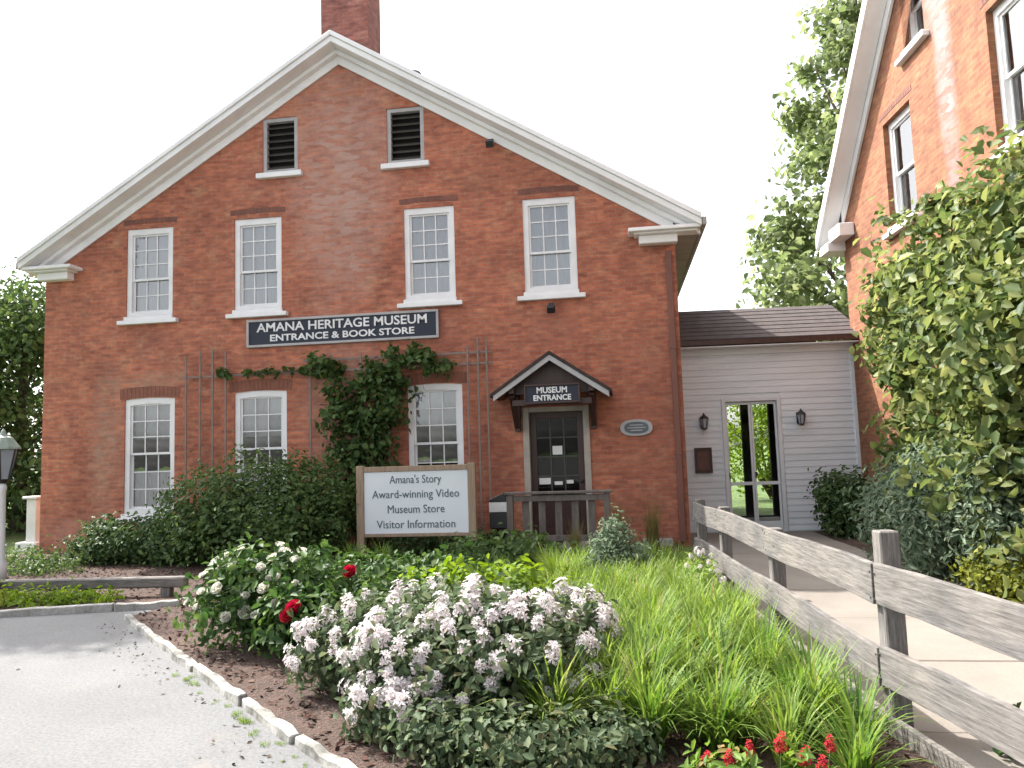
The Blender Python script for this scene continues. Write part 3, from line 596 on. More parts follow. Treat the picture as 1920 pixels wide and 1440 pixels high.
def floodlight(label, loc, rz=0):
    root = empty('floodlight', loc, rz); tag(root, label, 'floodlight')
    g = MB(); g.box(-.05, .05, -.02, 0, -.05, .05); g.tube([(0, -.02, 0), (0, -.09, -.05)], .015, 6); g.build('bracket', M['black'], root)
    m = Matrix.Translation((0, -.14, -.09)) @ Matrix.Rotation(R(35), 4, 'X'); g = MB(); g.box(-.07, .07, -.05, .05, -.06, .06, m); g.build('lamp_head', M['black'], root, bevel=.01)
floodlight('tiny dark floodlight under the sill above the door hood', (-2.13, -0.06, 4.18))
floodlight('tiny dark floodlight tucked under the right rake of the gable', (-3.12, -0.05, 7.25))
# trellis slats on the facade
tr = empty('trellis', (-6.1, -0.12, 0)); tag(tr, 'thin grey wooden trellis slats on the brick around lower windows', 'trellis')
for X, za, zb in ((-8.98, .7, 3.62), (-8.70, .7, 3.72), (-8.45, .7, 3.74), (-8.20, .7, 3.66), (-6.55, .7, 3.4), (-6.15, .7, 3.5), (-5.6, .7, 3.5), (-5.1, .7, 3.55), (-3.66, .3, 3.55), (-3.47, .3, 3.68), (-3.30, .3, 3.66)):
    g = MB(); g.box(-.016, .016, -.01, .01, za, zb); o = g.build('slat', M['trelliswood'], tr, loc=(X + 6.1, 0, 0)); o.rotation_euler = (0, random.uniform(-.006, .006), 0)
for z_, x0, x1 in ((3.22, -9.08, -3.2), (3.42, -6.7, -3.22)):
    g = MB(); g.box(x0 + 6.1, x1 + 6.1, .011, .03, z_ - .016, z_ + .016); g.build('slat', M['trelliswood'], tr)
for X in (-8.9, -6.3, -3.5):
    g = MB(); g.tube([(X + 6.1, .118, 3.22), (X + 6.1, .02, 3.22)], .012, 6); g.build('bracket', M['black'], tr)
# concrete step and weathered railing at the door
st = empty('door_step', (-2.1, -.5, 0)); tag(st, 'low concrete step in front of the brown door', 'step')
g = MB(); g.box(-.95, .95, -.62, .495, -.05, .15); g.build('step_slab', M['step'], st, bevel=.012); 
g = MB(); g.box(1.35, 1.85, .2, .48, -.02, .13); g.build('splash_block', M['step'], st, bevel=.01)
rl = empty('porch_railing', (-2.05, -1.18, 0)); tag(rl, 'dark weathered wooden railing in front of the door step', 'railing')
for X in (-.76, .76):
    g = MB(); g.box(X - .05, X + .05, -.05, .05, -.05, .97); g.build('post', M['porchwood'], rl, bevel=.006)
g = MB(); g.box(-.84, .84, -.075, .075, .972, 1.01); g.build('top_rail', M['porchwood'], rl, bevel=.006)
g = MB(); g.box(-.705, .705, -.03, .03, .86, .95); g.build('rail', M['porchwood'], rl, bevel=.004); g = MB(); g.box(-.705, .705, -.03, .03, .24, .33); g.build('rail', M['porchwood'], rl, bevel=.004)
for i in range(5):
    X = -.52 + .26 * i; g = MB(); g.box(X - .055, X + .055, .031, .055, .2, .94); g.build('baluster', M['porchwood'], rl, bevel=.003)
bx = empty('drop_box', (-2.98, -1.05, 0)); tag(bx, 'black drop box with white band and slanted lid beside the railing', 'box')
g = MB(); g.box(-.03, .03, -.03, .03, -.05, .44); g.build('post', M['black'], bx)
g = MB(); g.box(-.165, .165, -.14, .14, .44, .70); g.build('body', M['black'], bx, bevel=.02)
g = MB(); g.box(-.167, .167, -.142, .142, .702, .86); g.build('band', M['signwhite'], bx, bevel=.01)
g = MB(); g.prism([(-.17, .862), (.17, .862), (.17, .90), (.06, 1.0), (-.17, .90)], -.145, .145); g.build('lid', M['black'], bx, bevel=.008)
# free-standing notice board
sb = empty('notice_board', (-4.205, -1.65, 0)); tag(sb, 'white notice board with four lines of text on tan wooden posts', 'sign')
for X in (-.885, .885):
    g = MB(); g.box(X - .06, X + .06, -.05, .05, -.1, 1.50); g.build('post', M['tanwood'], sb, bevel=.006)
g = MB(); g.box(-.824, .824, -.045, .045, 1.40, 1.48); g.build('frame_rail', M['tanwood'], sb, bevel=.005)
g = MB(); g.box(-.824, .824, -.045, .045, .40, .45); g.build('frame_rail', M['tanwood'], sb, bevel=.005)
g = MB(); g.box(-.823, .823, -.028, .02, .452, 1.398); g.build('panel', M['board'], sb)
for body, zz, ww in (("Amana's Story", 1.27, .82), ('Award-winning Video', 1.045, 1.38), ('Museum Store', .815, .90), ('Visitor Information', .585, 1.24)):
    text(body, 0.175, M['ink'], sb, (0, -.032, zz), ww, ex=.002, bold=.0)

# ---------------------------------------------------------------- grey clapboard link between the houses
br = empty('breezeway', (0.06, 1.62, 0), R(4)); tag(br, 'pale grey clapboard passage with glazed door and brown shingle roof', 'passage')
BW = 3.36; d0, d1, dt = 0.90, 1.86, 2.46       # door opening
z = 0.02; i = 0; EX = 0.118
while z < 3.52:
    z2 = min(z + EX, 3.52)
    segs = [(0.0, BW)] if z >= dt + .07 else [(0.0, d0 - .07), (d1 + .07, BW)]
    if z < dt + .07 < z2: segs = [(0.0, d0 - .07), (d1 + .07, BW)]
    for (a, b) in segs:
        g = MB(); v = [(a, -.022, z), (b, -.022, z), (b, .0, z + .001), (a, .0, z + .001), (a, -.006, z2 + .012), (b, -.006, z2 + .012), (b, .0, z2 + .012), (a, .0, z2 + .012)]
        g.add(v, [(0, 3, 2, 1), (4, 5, 6, 7), (0, 1, 5, 4), (1, 2, 6, 5), (2, 3, 7, 6), (3, 0, 4, 7)]); g.build('siding_board', M['siding'], br)
    z = z2; i += 1
BD = 2.7
wall_with_holes([(0, -.2), (BW, -.2), (BW, 3.5), (0, 3.5)], [[(d0, 0.04), (d1, .04), (d1, dt), (d0, dt)]], .1, .002).build('sheathing', M['siding'], br)
wall_with_holes([(0, -.2), (BW, -.2), (BW, 3.5), (0, 3.5)], [[(1.50, .06), (1.82, .06), (1.82, 2.6), (1.50, 2.6)], [(2.04, .06), (2.42, .06), (2.42, 2.6), (2.04, 2.6)]], .1, BD).build('rear_wall', M['dark'], br)
g = MB(); g.box(0.0, .04, .11, BD - .01, -.1, 3.4); g.box(BW - .04, BW, .11, BD - .01, -.1, 3.4); g.box(.05, BW - .05, .11, BD - .01, 3.3, 3.35); g.build('inner_lining', M['dark'], br)
g = MB(); g.box(.05, BW - .05, .11, BD - .01, -.1, .03); g.build('inner_floor', M['step'], br)
g = MB(); g.box(BW - .09, BW + .0, -.045, -.001, 0.0, 3.5); g.build('corner_board', M['siding'], br, bevel=.004)
g = MB(); g.box(0.002, BW, -.05, -.024, 3.36, 3.52); g.build('frieze_board', M['siding'], br, bevel=.004)
RZ0, RZ1 = 3.56, 4.42; RY0, RYm, RY1 = -.34, BD / 2, BD + .34
for (ya, yb) in ((RY0, RYm), (RY1, RYm)):
    g = MB(); vs = [(-.03, ya, RZ0), (BW + .12, ya, RZ0), (BW + .12, yb, RZ1), (-.03, yb, RZ1)]; g.add(vs + [(x, y, z_ + .06) for x, y, z_ in vs], [(0, 3, 2, 1), (4, 5, 6, 7), (0, 1, 5, 4), (1, 2, 6, 5), (2, 3, 7, 6), (3, 0, 4, 7)])
    rf = g.build('roof', M['shingle'], br)
    if ya < 0:
        n_row = 8
        for k in range(n_row):
            t = k / n_row; g = MB(); yy = ya + (yb - ya) * t; zz = RZ0 + (RZ1 - RZ0) * t + .062; y2 = ya + (yb - ya) * (t + 1.02 / n_row); z2 = RZ0 + (RZ1 - RZ0) * (t + 1.02 / n_row) + .062
            g.add([(-.03, yy - .004, zz + .001), (BW + .12, yy - .004, zz + .001), (BW + .12, y2, z2 + .001), (-.03, y2, z2 + .001), (-.03, yy - .004, zz + .014), (BW + .12, yy - .004, zz + .014), (BW + .12, y2, z2 + .003), (-.03, y2, z2 + .003)], [(0, 3, 2, 1), (4, 5, 6, 7), (0, 1, 5, 4), (1, 2, 6, 5), (2, 3, 7, 6), (3, 0, 4, 7)])
            g.build('shingle_course', M['shingle'], rf)
g = MB(); g.box(-.02, BW + .1, RY0 - .03, RY0 - .004, RZ0 - .04, RZ0 + .05); g.build('fascia_board', M['doorwood'], br)
g = MB(); g.box(-.0, BW, RY0, -.052, RZ0 - .08, RZ0 - .06); g.build('soffit', M['siding'], br)
# double glazed door
g = MB(); f = .07
g.box(d0 - f, d0, -.05, .08, 0, dt + f); g.box(d1, d1 + f, -.05, .08, 0, dt + f); g.box(d0, d1, -.049, .08, dt, dt + f); g.build('door_frame', M['door_white'], br, bevel=.006)
mid = (d0 + d1) / 2
for (a, b) in ((d0 + .004, mid - .003), (mid + .003, d1 - .004)):
    s = .036; g = MB(); g.box(a, a + s, .02, .06, .05, dt - .004); g.box(b - s, b, .02, .06, .05, dt - .004); g.box(a + s, b - s, .021, .059, .05, .20); g.box(a + s, b - s, .021, .059, .88, .94); g.box(a + s, b - s, .021, .059, dt - .06, dt - .004)
    dl = g.build('door', M['door_white'], br, bevel=.003)
    for (z0_, z1_) in ((.20, .88), (.94, dt - .06)):
        q = MB(); q.add([(a + s, .04, z0_), (b - s, .04, z0_), (b - s, .04, z1_), (a + s, .04, z1_)], [(0, 1, 2, 3)]); q.build('pane', M['clear'], dl)
    g = MB(); g.box(a + .012, a + .032, -.01, .018, 1.0, 1.12); g.build('handle', M['black'], dl)
def world_on_br(x, y, z): return br.matrix_basis @ Vector((x, y, z))
def lantern(label, x, z):
    p = Matrix.Translation(br.location) @ Matrix.Rotation(R(4), 4, 'Z') @ Vector((x, -.028, z)); root = empty('wall_lantern', p, R(4)); tag(root, label, 'lantern', 'lanterns beside the passage door')
    g = MB(); g.box(-.05, .05, -.02, 0, -.12, .10); g.tube([(0, -.015, .06), (0, -.10, .09), (0, -.13, .13)], .012, 6); g.build('bracket', M['black'], root)
    g = MB(); g.lathe([(.012, .16), (.02, .13), (.085, .07), (.09, .05)], 0, -.13, 8); g.build('cap', M['black'], root)
    g = MB(); g.lathe([(.075, .05), (.045, -.12)], 0, -.13, 6); g.build('glass', M['lampglass'], root)
    g = MB()
    for k in range(6):
        t = 2 * math.pi * k / 6; g.tube([(.078 * math.cos(t), -.13 + .078 * math.sin(t), .05), (.047 * math.cos(t), -.13 + .047 * math.sin(t), -.12)], .008, 5)
    g.lathe([(.055, -.12), (.05, -.14), (.015, -.16)], 0, -.13, 8); g.build('cage', M['black'], root)
lantern('black wall lantern left of the glazed passage door', .47, 2.10); lantern('black wall lantern right of the glazed passage door', 2.26, 2.12)
p = Matrix.Translation(br.location) @ Matrix.Rotation(R(4), 4, 'Z') @ Vector((.44, -.03, 1.37)); pl = empty('wall_plaque', p, R(4)); tag(pl, 'small dark brown framed plaque below the left wall lantern', 'plaque')
g = MB(); g.box(-.16, .16, -.012, 0, -.24, .24); g.build('panel', plain('brown_plaque', (0.13, 0.06, 0.045), (0.09, 0.04, 0.03), 6, .6), pl)
g = MB(); g.box(-.16, .16, -.03, -.013, .19, .24); g.box(-.16, .16, -.03, -.013, -.24, -.19); g.box(-.16, -.12, -.029, -.013, -.19, .19); g.box(.12, .16, -.029, -.013, -.19, .19); g.build('frame', plain('dark_plaque_frame', (0.05, 0.022, 0.016), None, 6, .5), pl)

# ---------------------------------------------------------------- orange brick house on the right (local x runs along its gable towards the camera)
h2 = empty('brick_house', (3.39, 1.75, 0), R(4 - 90)); tag(h2, 'sunlit orange brick house with steep white rake behind the vine', 'house')
E2, S2, A2 = 5.70, 1.04, 5.9                 # eave height of brick at corner, gable slope, apex position
w2 = [(2.40, 5.10, 0.96, 1.76), (5.52, 5.16, 1.02, 1.80), (8.6, 5.16, 1.0, 1.8)]; at = (3.18, 7.62, 0.66, 1.25)
low2 = [(2.4, 1.2, 1.0, 2.0), (5.5, 1.2, 1.0, 2.0)]
hs = [[(x + a, z_ + b) for a, b in arch_poly(w, h, 0)] for x, z_, w, h in w2 + [at] + low2]
zA = E2 + (A2 + .12) * S2
wall_with_holes([(-.12, -.3), (11.9, -.3), (11.9, E2), (A2, zA), (-.12, E2)], hs, .2).build('wall', M['brick_orange'], h2)
g = MB(); g.box(-.12, .18, .002, 9, -.3, E2 - .05); g.build('wall', M['brick_orange'], h2); g = MB(); g.box(11.6, 11.9, .002, 9, -.3, E2 - .05); g.build('wall', M['brick_orange'], h2); g = MB(); g.box(.19, 11.59, 8.7, 9, -.3, E2 - .05); g.build('wall', M['brick_orange'], h2)
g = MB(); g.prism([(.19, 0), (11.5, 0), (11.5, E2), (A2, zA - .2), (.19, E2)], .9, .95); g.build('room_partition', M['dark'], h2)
for x, z_, w, h in w2: make_window(h2, x, z_, w, h, 0, 1, 1, 1, .5, [(M['curtain'], 0, 1)], fr=.08, rec=.09); soldier_row(h2, x, z_ + h + .12, w + .2, .02, M['lintel'], .08)
make_window(h2, at[0], at[1], at[2], at[3], 0, 1, 1, 1, .5, [(M['curtain'], 0, 1)], fr=.08, rec=.09)
for x, z_, w, h in low2: make_window(h2, x, z_, w, h, 0, 1, 1, 1, .5, [(M['curtain'], 0, 1)], fr=.08, rec=.09)
zT = zA + .42
for sgn in (-1, 1):
    xo = A2 + sgn * (A2 + .55); zo = zT - abs(xo - A2) * S2
    def b2(e0, e1, y0, y1, name, mat, bev=.006, xe=None, xi=A2):
        x_ = xo if xe is None else xe; ze = zT - abs(x_ - A2) * S2; zi = zT - abs(xi - A2) * S2
        p = [(xi, zi - e0), (x_, ze - e0), (x_, ze - e1), (xi, zi - e1)]; q = MB(); q.prism(p if sgn > 0 else p[::-1], y0, y1); return q.build(name, mat, h2, bevel=bev)
    rf = b2(0, .2, -.33, 9.2, 'roof', M['roof'], 0)
    b2(-.02, .25, -.38, -.332, 'rake_board', M['trim']); b2(.205, .25, -.33, -.06, 'soffit_board', M['trim']); b2(.22, .46, -.055, -.004, 'frieze_board', M['trim'], xe=(0.0 if sgn < 0 else 11.8))
    a, b = sorted((xo, xo + sgn * -.5)); g = MB(); g.box(a + .02, b, -.33, 9, zo - .40, zo - .22); g.build('eave_box', M['trim'], h2, bevel=.01)
    a, b = sorted((xo + sgn * .08, xo - sgn * .01)); g = MB(); g.box(a, b, -.33, 9, zo - .2, zo - .04); g.build('gutter', M['soffit'], h2, bevel=.02)
    if sgn < 0: g = MB(); g.box(-.10, .45, -.28, -.006, E2 - .26, E2 - .02); g.build('cornice_return', M['trim'], h2, bevel=.01)

# ---------------------------------------------------------------- weathered rail fence beside the walkway
fd = (FM - FA).normalized(); fang = math.atan2(fd.y, fd.x); fn_ = Vector((fd.y, -fd.x, 0))     # fn_: garden side
fence = empty('rail_fence', FA, fang); tag(fence, 'weathered grey two-board rail fence along the concrete walkway', 'fence')
f2 = (FB - FM).normalized(); fbend = math.atan2(f2.y, f2.x) - fang
def fpos(y): return (FA.y - y) / (FA.y - FM.y) * (FM - FA).length
posts = [fpos(y) for y in (-3.25, -4.45, -6.30, -8.42)]; tops = [.98, .97, .93, 1.13]
LN2 = (FB - FM).length
g = MB(); g.box(-.055, .055, -.058, .052, -.2, 1.0); pe = Matrix.Rotation(fbend, 3, 'Z') @ Vector((2.05, 0, 0)); g.build('post', M['grey_post'], fence, bevel=.008, loc=(posts[3] + pe.x, pe.y, 0), rz=fbend)
for s_, t_ in zip(posts, tops):
    g = MB(); g.box(-.055, .055, -.058, .052, -.2, t_); o = g.build('post', M['grey_post'], fence, bevel=.008, loc=(s_, 0.0, 0)); o.rotation_euler = (random.uniform(-.02, .02), random.uniform(-.015, .015), 0)
def plank(s0, s1, z0, z1, yo, tilt=0.0, name='rail_board', loc=(0, 0, 0), rz=0.0):
    K = 14; vs = []; ln = s1 - s0; ph = random.uniform(0, 6)
    for k in range(K + 1):
        u = s0 + ln * k / K; dz_ = .010 * math.sin(ph + u * 2.1) + tilt * (u - s0); e = random.uniform(-.005, .005)
        vs += [(u, yo - .019, z0 + dz_ + e), (u, yo + .019, z0 + dz_ + e), (u, yo + .019, z1 + dz_ + e * .7), (u, yo - .019, z1 + dz_ + e * .7)]
    fs = [(0, 1, 2, 3), (K * 4 + 3, K * 4 + 2, K * 4 + 1, K * 4)]
    for k in range(K):
        for q in range(4): fs.append((k * 4 + q, k * 4 + (q + 1) % 4, k * 4 + 4 + (q + 1) % 4, k * 4 + 4 + q))
    g = MB(); g.add(vs, fs); return g.build(name, M['grey_rail_f'], fence, bevel=.003, loc=loc, rz=rz)
M['grey_rail_f'] = weathered('weathered_grey_board', (1.1, 1, 15))
yo = -.078 if (Matrix.Rotation(fang, 3, 'Z') @ Vector((0, -1, 0))).x < 0 else .074
sp = posts[3]
for z0, z1 in ((.72, .945), (.285, .495)):
    plank(posts[0] - .1, sp - .004, z0, z1, yo); plank(.012, LN2, z0, z1, yo, .002, loc=(sp, 0, 0), rz=fbend)
yk_ = yo + (.02 if yo < 0 else -.02)
plank(posts[0], posts[2] - .004, -.05, .10, yk_, name='kick_board'); plank(posts[2] + .004, sp - .004, -.05, .12, yk_, name='kick_board'); plank(.012, LN2, -.05, .12, yk_, name='kick_board', loc=(sp, 0, 0), rz=fbend)
nail = MB().lathe([(.0, 0), (.008, .001), (.006, .004), (.0, .005)], 0, 0, 7).mesh('nail', M['black'])
for s_ in posts:
    for z_ in (.76, .90, .32, .455):
        for dx_ in (-.025, .028):
            inst('nail', nail, fence, (s_ + dx_ + random.uniform(-.006, .006), yo + (-.019 if yo < 0 else .019), z_ + random.uniform(-.012, .012)), (R(90) if yo < 0 else R(-90), 0, 0))
# low landscape-timber rail in the left bed
lr = empty('timber_rail', (-12.2, -4.75, 0), math.atan2(.42, 5.75)); tag(lr, 'low grey landscape timber rail in the left bed', 'rail')
for i, (a, b) in enumerate(((0, 2.9), (2.91, 5.85))):
    g = MB(); g.box(a, b, -.06, .06, .13 + .004 * i, .26); g.build('timber', M['grey_rail_x'], lr, bevel=.015)
for X in (.4, 1.8, 3.45, 4.6, 5.6):
    g = MB(); g.box(X - .06, X + .06, -.055, .055, -.1, .128 if X != 3.45 else .29); g.build('post', M['grey_post'], lr, bevel=.008, loc=(0, .003 if X != 3.45 else -.116, 0))
# lamp post at the left edge
lp = empty('lamp_post', (-10.14, -3.0, 0)); tag(lp, 'white garden lamp post with dark glass lantern at the left edge', 'lamp post')
g = MB(); g.lathe([(.10, -.05), (.10, .25), (.065, .32), (.055, 1.30), (.07, 1.36), (.045, 1.42)], 0, 0, 14); g.build('post', M['lampwhite'], lp, smooth=True)
g = MB(); g.lathe([(.05, 1.42), (.09, 1.46), (.105, 1.48)], 0, 0, 8); g.build('collar', M['black'], lp)
g = MB(); g.lathe([(.10, 1.485), (.20, 1.92)], 0, 0, 6); g.build('lantern_glass', M['lampglass'], lp)
g = MB()
for k in range(6):
    t = math.pi * 2 * k / 6; g.tube([(.103 * math.cos(t), .103 * math.sin(t), 1.48), (.205 * math.cos(t), .205 * math.sin(t), 1.93)], .013, 5)
g.build('cage', M['black'], lp)
g = MB(); g.lathe([(.24, 1.925), (.23, 1.95), (.12, 2.10), (.05, 2.13), (.03, 2.2), (.0, 2.24)], 0, 0, 12); g.build('cap', plain('pale_green_cap', (.30, .36, .30), (.2, .25, .2), 5, .5), lp)
gp = empty('gate_post', (-11.85, 1.2, 0)); tag(gp, 'pale square gate post with flat cap left of the brick house', 'post')
g = MB(); g.box(-.11, .11, -.11, .11, -.1, 1.0); g.build('shaft', M['lampwhite'], gp, bevel=.01); g = MB(); g.box(-.17, .17, -.17, .17, 1.002, 1.06); g.build('cap', M['lampwhite'], gp, bevel=.015); g = MB(); g.box(-.24, .24, -.24, .24, -.05, .14); g.build('plinth', M['signwhite'], gp, bevel=.01)
gp.location = (-13.0, 1.0, 0)

# ---------------------------------------------------------------- trees
def tree(name, label, base, h, r0, limbs, blobs, n, size, mat, **kw):
    root = empty(name, base); tag(root, label, 'tree')
    g = MB(); g.tube([(0, 0, -.1), (.05, 0, h * .25), (-.06, .05, h * .5), (.04, 0, h * .75), (0, 0, h)], [r0, r0 * .8, r0 * .62, r0 * .38, r0 * .12], 10)
    for b in limbs:
        z0 = max(h * .12, min(b[2] * .62, h * .8)); p0 = Vector((0, 0, z0)); p1 = Vector(b[:3]); m_ = p0.lerp(p1, .5) + Vector((0, 0, .12 * (p1 - p0).length)); rr = r0 * .38 * (1 - z0 / h * .6); g.tube([p0, m_, p1], [rr, rr * .6, rr * .2], 6)
    g.build('trunk', M['bark'], root, smooth=True)
    foliage(root, blobs, n, size, mat, 'crown', **kw); return root
# tall tree behind the link, its left side showing against the sky
tb = []
def ring(z_, rmax, k, br_):
    for i in range(k):
        a = 2 * math.pi * (i + random.random() * .6) / k; r_ = rmax * random.uniform(.55, 1.0); tb.append((r_ * math.cos(a), r_ * math.sin(a), z_ + random.uniform(-.5, .5), br_ * random.uniform(.75, 1.2), br_ * random.uniform(.75, 1.2), br_ * random.uniform(.55, .8)))
for z_, r_, k, b_ in ((3.6, 3.6, 8, 1.0), (5.0, 4.1, 9, 1.0), (6.4, 3.9, 9, 1.0), (7.9, 3.3, 8, .95), (9.3, 2.9, 7, .9), (10.7, 2.5, 7, .9), (12.2, 2.0, 6, .85), (13.6, 1.5, 6, .8), (15.0, 1.0, 5, .7), (16.4, .9, 4, .7)): ring(z_, r_, k, b_)
tree('broadleaf_tree', 'tall leafy green tree rising behind the grey passage', (6.85, 10.6, 0), 16.5, .34, tb[::2], tb, 15000, .24, L['tree'], clump=12, spread=.36, inner=.25, rough=.25, aspect=.75)
tb = [(random.uniform(-2.2, 2.2), random.uniform(-1.7, 1.7), z_, 1.3, 1.3, 1.1) for z_ in (.5, .8, 1.1, 1.6, 2.2, 2.8, 3.4, 3.9, 4.5, 5.0, 5.4, 5.7) for _ in (0, 1)]
tree('evergreen_tree', 'dense dark green tree left of the brick house', (-16.9, 5.0, 0), 6.2, .2, tb[::3], tb, 26000, .17, L['dark'], clump=20, spread=.25, inner=.45)
tb = [(random.uniform(-.4, .3), random.uniform(-.4, .4), z_, .65, .65, .6) for z_ in (6.3, 6.8, 7.3, 7.7, 8.1, 8.5, 8.9) for _ in (0, 1)]
tree('broadleaf_tree', 'slim unseen tree added left of the lamp post to shade the pavement', (-13.1, -2.4, 0), 9.0, .14, tb[::2], tb, 5200, .13, L['dark'], clump=20, spread=.25, inner=.4)  # added out of view so its crown throws shade on the left pavement
# greenery behind the passage, seen through its glazed doors
shrub('garden_shrub', 'sunlit yellow green shrub seen through the glazed passage doors', 'shrub', (3.4, 10.6, 0), [(0, 0, 1.4, 1.3), (-.9, .3, 2.2, 1.0), (.8, .2, 2.3, 1.1), (0, .3, 3.0, 1.0)], 5000, .13, L['lime'], ntips=10, r0=.04)

# ---------------------------------------------------------------- climbers
fv = empty('wall_vine', (-5.5, -0.15, 0)); tag(fv, 'dark green vine climbing the trellis between the lower windows', 'vine')
vb = [(-6.35, 3.32, .2), (-6.05, 3.2, .17), (-5.05, 3.28, .26), (-4.65, 3.32, .2), (-4.35, 3.24, .24), (-4.05, 3.2, .18), (-5.3, 3.0, .32), (-5.85, 2.7, .34), (-5.3, 2.6, .36), (-5.95, 2.25, .34), (-5.35, 2.1, .40), (-5.0, 2.25, .25), (-5.9, 1.8, .34), (-5.35, 1.6, .42), (-5.8, 1.3, .42), (-5.2, 1.1, .45), (-5.9, .8, .45), (-5.3, .6, .45), (-4.95, 2.8, .25)]
foliage(fv, [(x + 5.5, -.12, z_, r_, .20, r_) for x, z_, r_ in vb], 4300, .11, L['dark'], aspect=.8, clump=14, spread=.32, inner=.4, hemi=lambda P: P[:, 1] < .1)
foliage(fv, [(x + 5.5, .0, 3.24, .22, .05, .06) for x in (-8.2, -7.7, -7.3, -6.9, -6.6)], 260, .085, L['dark'], 'tendril_leaves', aspect=.8, clump=10, spread=.3, inner=.3, hemi=lambda P: P[:, 1] < .1)
stems(fv, (-.1, .0, 0), [(x + 5.5, -.04, z_) for x, z_, r_ in vb if -6.1 < x < -4.95], .025, M['stem'])
g = MB(); g.tube([(-.3, -.03, 2.6), (-.5, -.03, 3.1), (-.9, -.02, 3.24), (-2.0, -.02, 3.23), (-2.8, -.02, 3.25)], [.018, .015, .012, .009, .004], 5); g.tube([(.3, -.03, 2.7), (.5, -.03, 3.2), (1.0, -.03, 3.3), (1.6, -.03, 3.22)], [.016, .013, .01, .004], 5); g.build('stem', M['stem'], fv, smooth=True)
rv = empty('wall_vine', (3.55, -3.6, 0)); tag(rv, 'big sunlit bright green vine covering the orange brick wall', 'vine')
rb = [(2.95, -1.55, 3.25, .5), (2.7, -1.9, 2.9, .25), (2.75, -2.3, 3.5, .28), (2.6, -2.6, 2.4, .3), (2.7, -2.2, 1.6, .3), (2.75, -3.0, 4.2, .3), (2.8, -3.8, 4.3, .3), (2.6, -3.4, 3.2, .35), (2.55, -4.2, 2.8, .4), (3.0, -2.0, 3.75, .5), (3.05, -2.7, 3.95, .5), (3.1, -3.4, 4.05, .5), (3.15, -4.1, 3.95, .55), (3.1, -4.9, 3.95, .6), (3.1, -5.8, 3.8, .7), (3.05, -1.5, 2.5, .5), (3.0, -2.3, 3.0, .6), (3.05, -3.2, 3.4, .6), (3.0, -4.1, 3.3, .7), (3.05, -5.1, 3.2, .8), (3.0, -2.0, 1.7, .6), (3.0, -2.9, 2.2, .6), (2.95, -3.8, 2.3, .7), (2.95, -4.8, 2.2, .8), (3.0, -5.8, 2.6, .9), (3.0, -2.5, 1.0, .6), (2.95, -3.6, 1.3, .7), (2.95, -4.7, 1.2, .8)]
foliage(rv, [(x - 3.55, y + 3.6, z_, r_ * .9, r_, r_) for x, y, z_, r_ in rb], 16500, .13, L['vine'], aspect=.62, clump=26, spread=.21, inner=.4, rough=.42)
stems(rv, (-.25, .6, 0), [(x - 3.45, y + 3.6, z_) for x, y, z_, r_ in rb], .035, M['stem'])

# ---------------------------------------------------------------- shrubs
shrub('rounded_shrub', 'large rounded dark green shrub below the middle lower window', 'shrub', (-6.85, -1.55, 0), [(.05, 0, .90, 1.15, .85, .74), (-.8, -.1, .78, .62, .65, .66), (.8, .05, .86, .68, .7, .72), (.0, -.2, .5, 1.35, .8, .5), (1.2, .1, .6, .45, .5, .55)], 15000, .08, L['dark'], ntips=14, r0=.03, clump=16, spread=.14, inner=.72)
shrub('low_hedge', 'low dark hedge at the left corner of the brick house', 'hedge', (-9.2, -1.35, 0), [(0, 0, .32, .75, .55, .38), (.75, -.1, .36, .65, .55, .4), (-.55, .1, .25, .5, .5, .3)], 6000, .08, L['darker'], ntips=8, clump=16, spread=.16, inner=.7)
shrub('ground_plant', 'trailing green ground cover at the foot of the left house corner', 'plant', (-10.6, -1.9, 0), [(0, 0, .08, .9, .5, .12), (.7, -.6, .07, .7, .4, .1), (-.6, -.7, .07, .6, .4, .1)], 3200, .06, L['dark'], ntips=4, r0=.005, clump=12, spread=.25, inner=.4)
shrub('low_shrub', 'low dark shrub behind the notice board posts', 'shrub', (-4.0, -.9, 0), [(-.5, 0, .18, .5, .4, .22), (.3, 0, .16, .5, .4, .2), (1.0, .0, .16, .35, .35, .2)], 3000, .08, L['darker'], clump=14, spread=.16, inner=.65)
shrub('dark_shrub', 'dark green shrub against the grey clapboard right of the passage door', 'shrub', (2.75, .75, 0), [(0, 0, .55, .45, .45, .52), (.25, -.2, .4, .45, .45, .42)], 4200, .09, L['darker'], clump=14, spread=.18, inner=.6)
for k, (x, y, b_, lab) in enumerate(((2.78, -2.3, [(0, 0, .55, .5, .5, .55), (.1, -.2, 1.05, .42, .42, .42)], 'grey green shrub beside the walkway nearest the passage'), (2.9, -3.45, [(-.1, 0, .6, .55, .55, .6), (.0, .1, 1.15, .45, .45, .42)], 'grey green shrub at the foot of the bright vine'), (3.35, -4.35, [(-.15, 0, .65, .6, .6, .65), (-.1, -.1, 1.2, .5, .5, .45)], 'grey green shrub at the right edge under the vine'))):
    shrub('grey_shrub', lab, 'shrub', (x - .12, y, 0), b_, 6500, .085, L['sage'], 'grey green shrubs under the vine', clump=14, spread=.22, inner=.55, aspect=.35)
shrub('yellow_shrub', 'low yellow green mound of foliage beyond the fence at right', 'shrub', (2.78, -4.55, 0), [(0, 0, .2, .34, .36, .22), (.2, -.35, .18, .3, .3, .2)], 3200, .055, L['yellow'], clump=14, spread=.2, inner=.6, ntips=4, r0=.008)
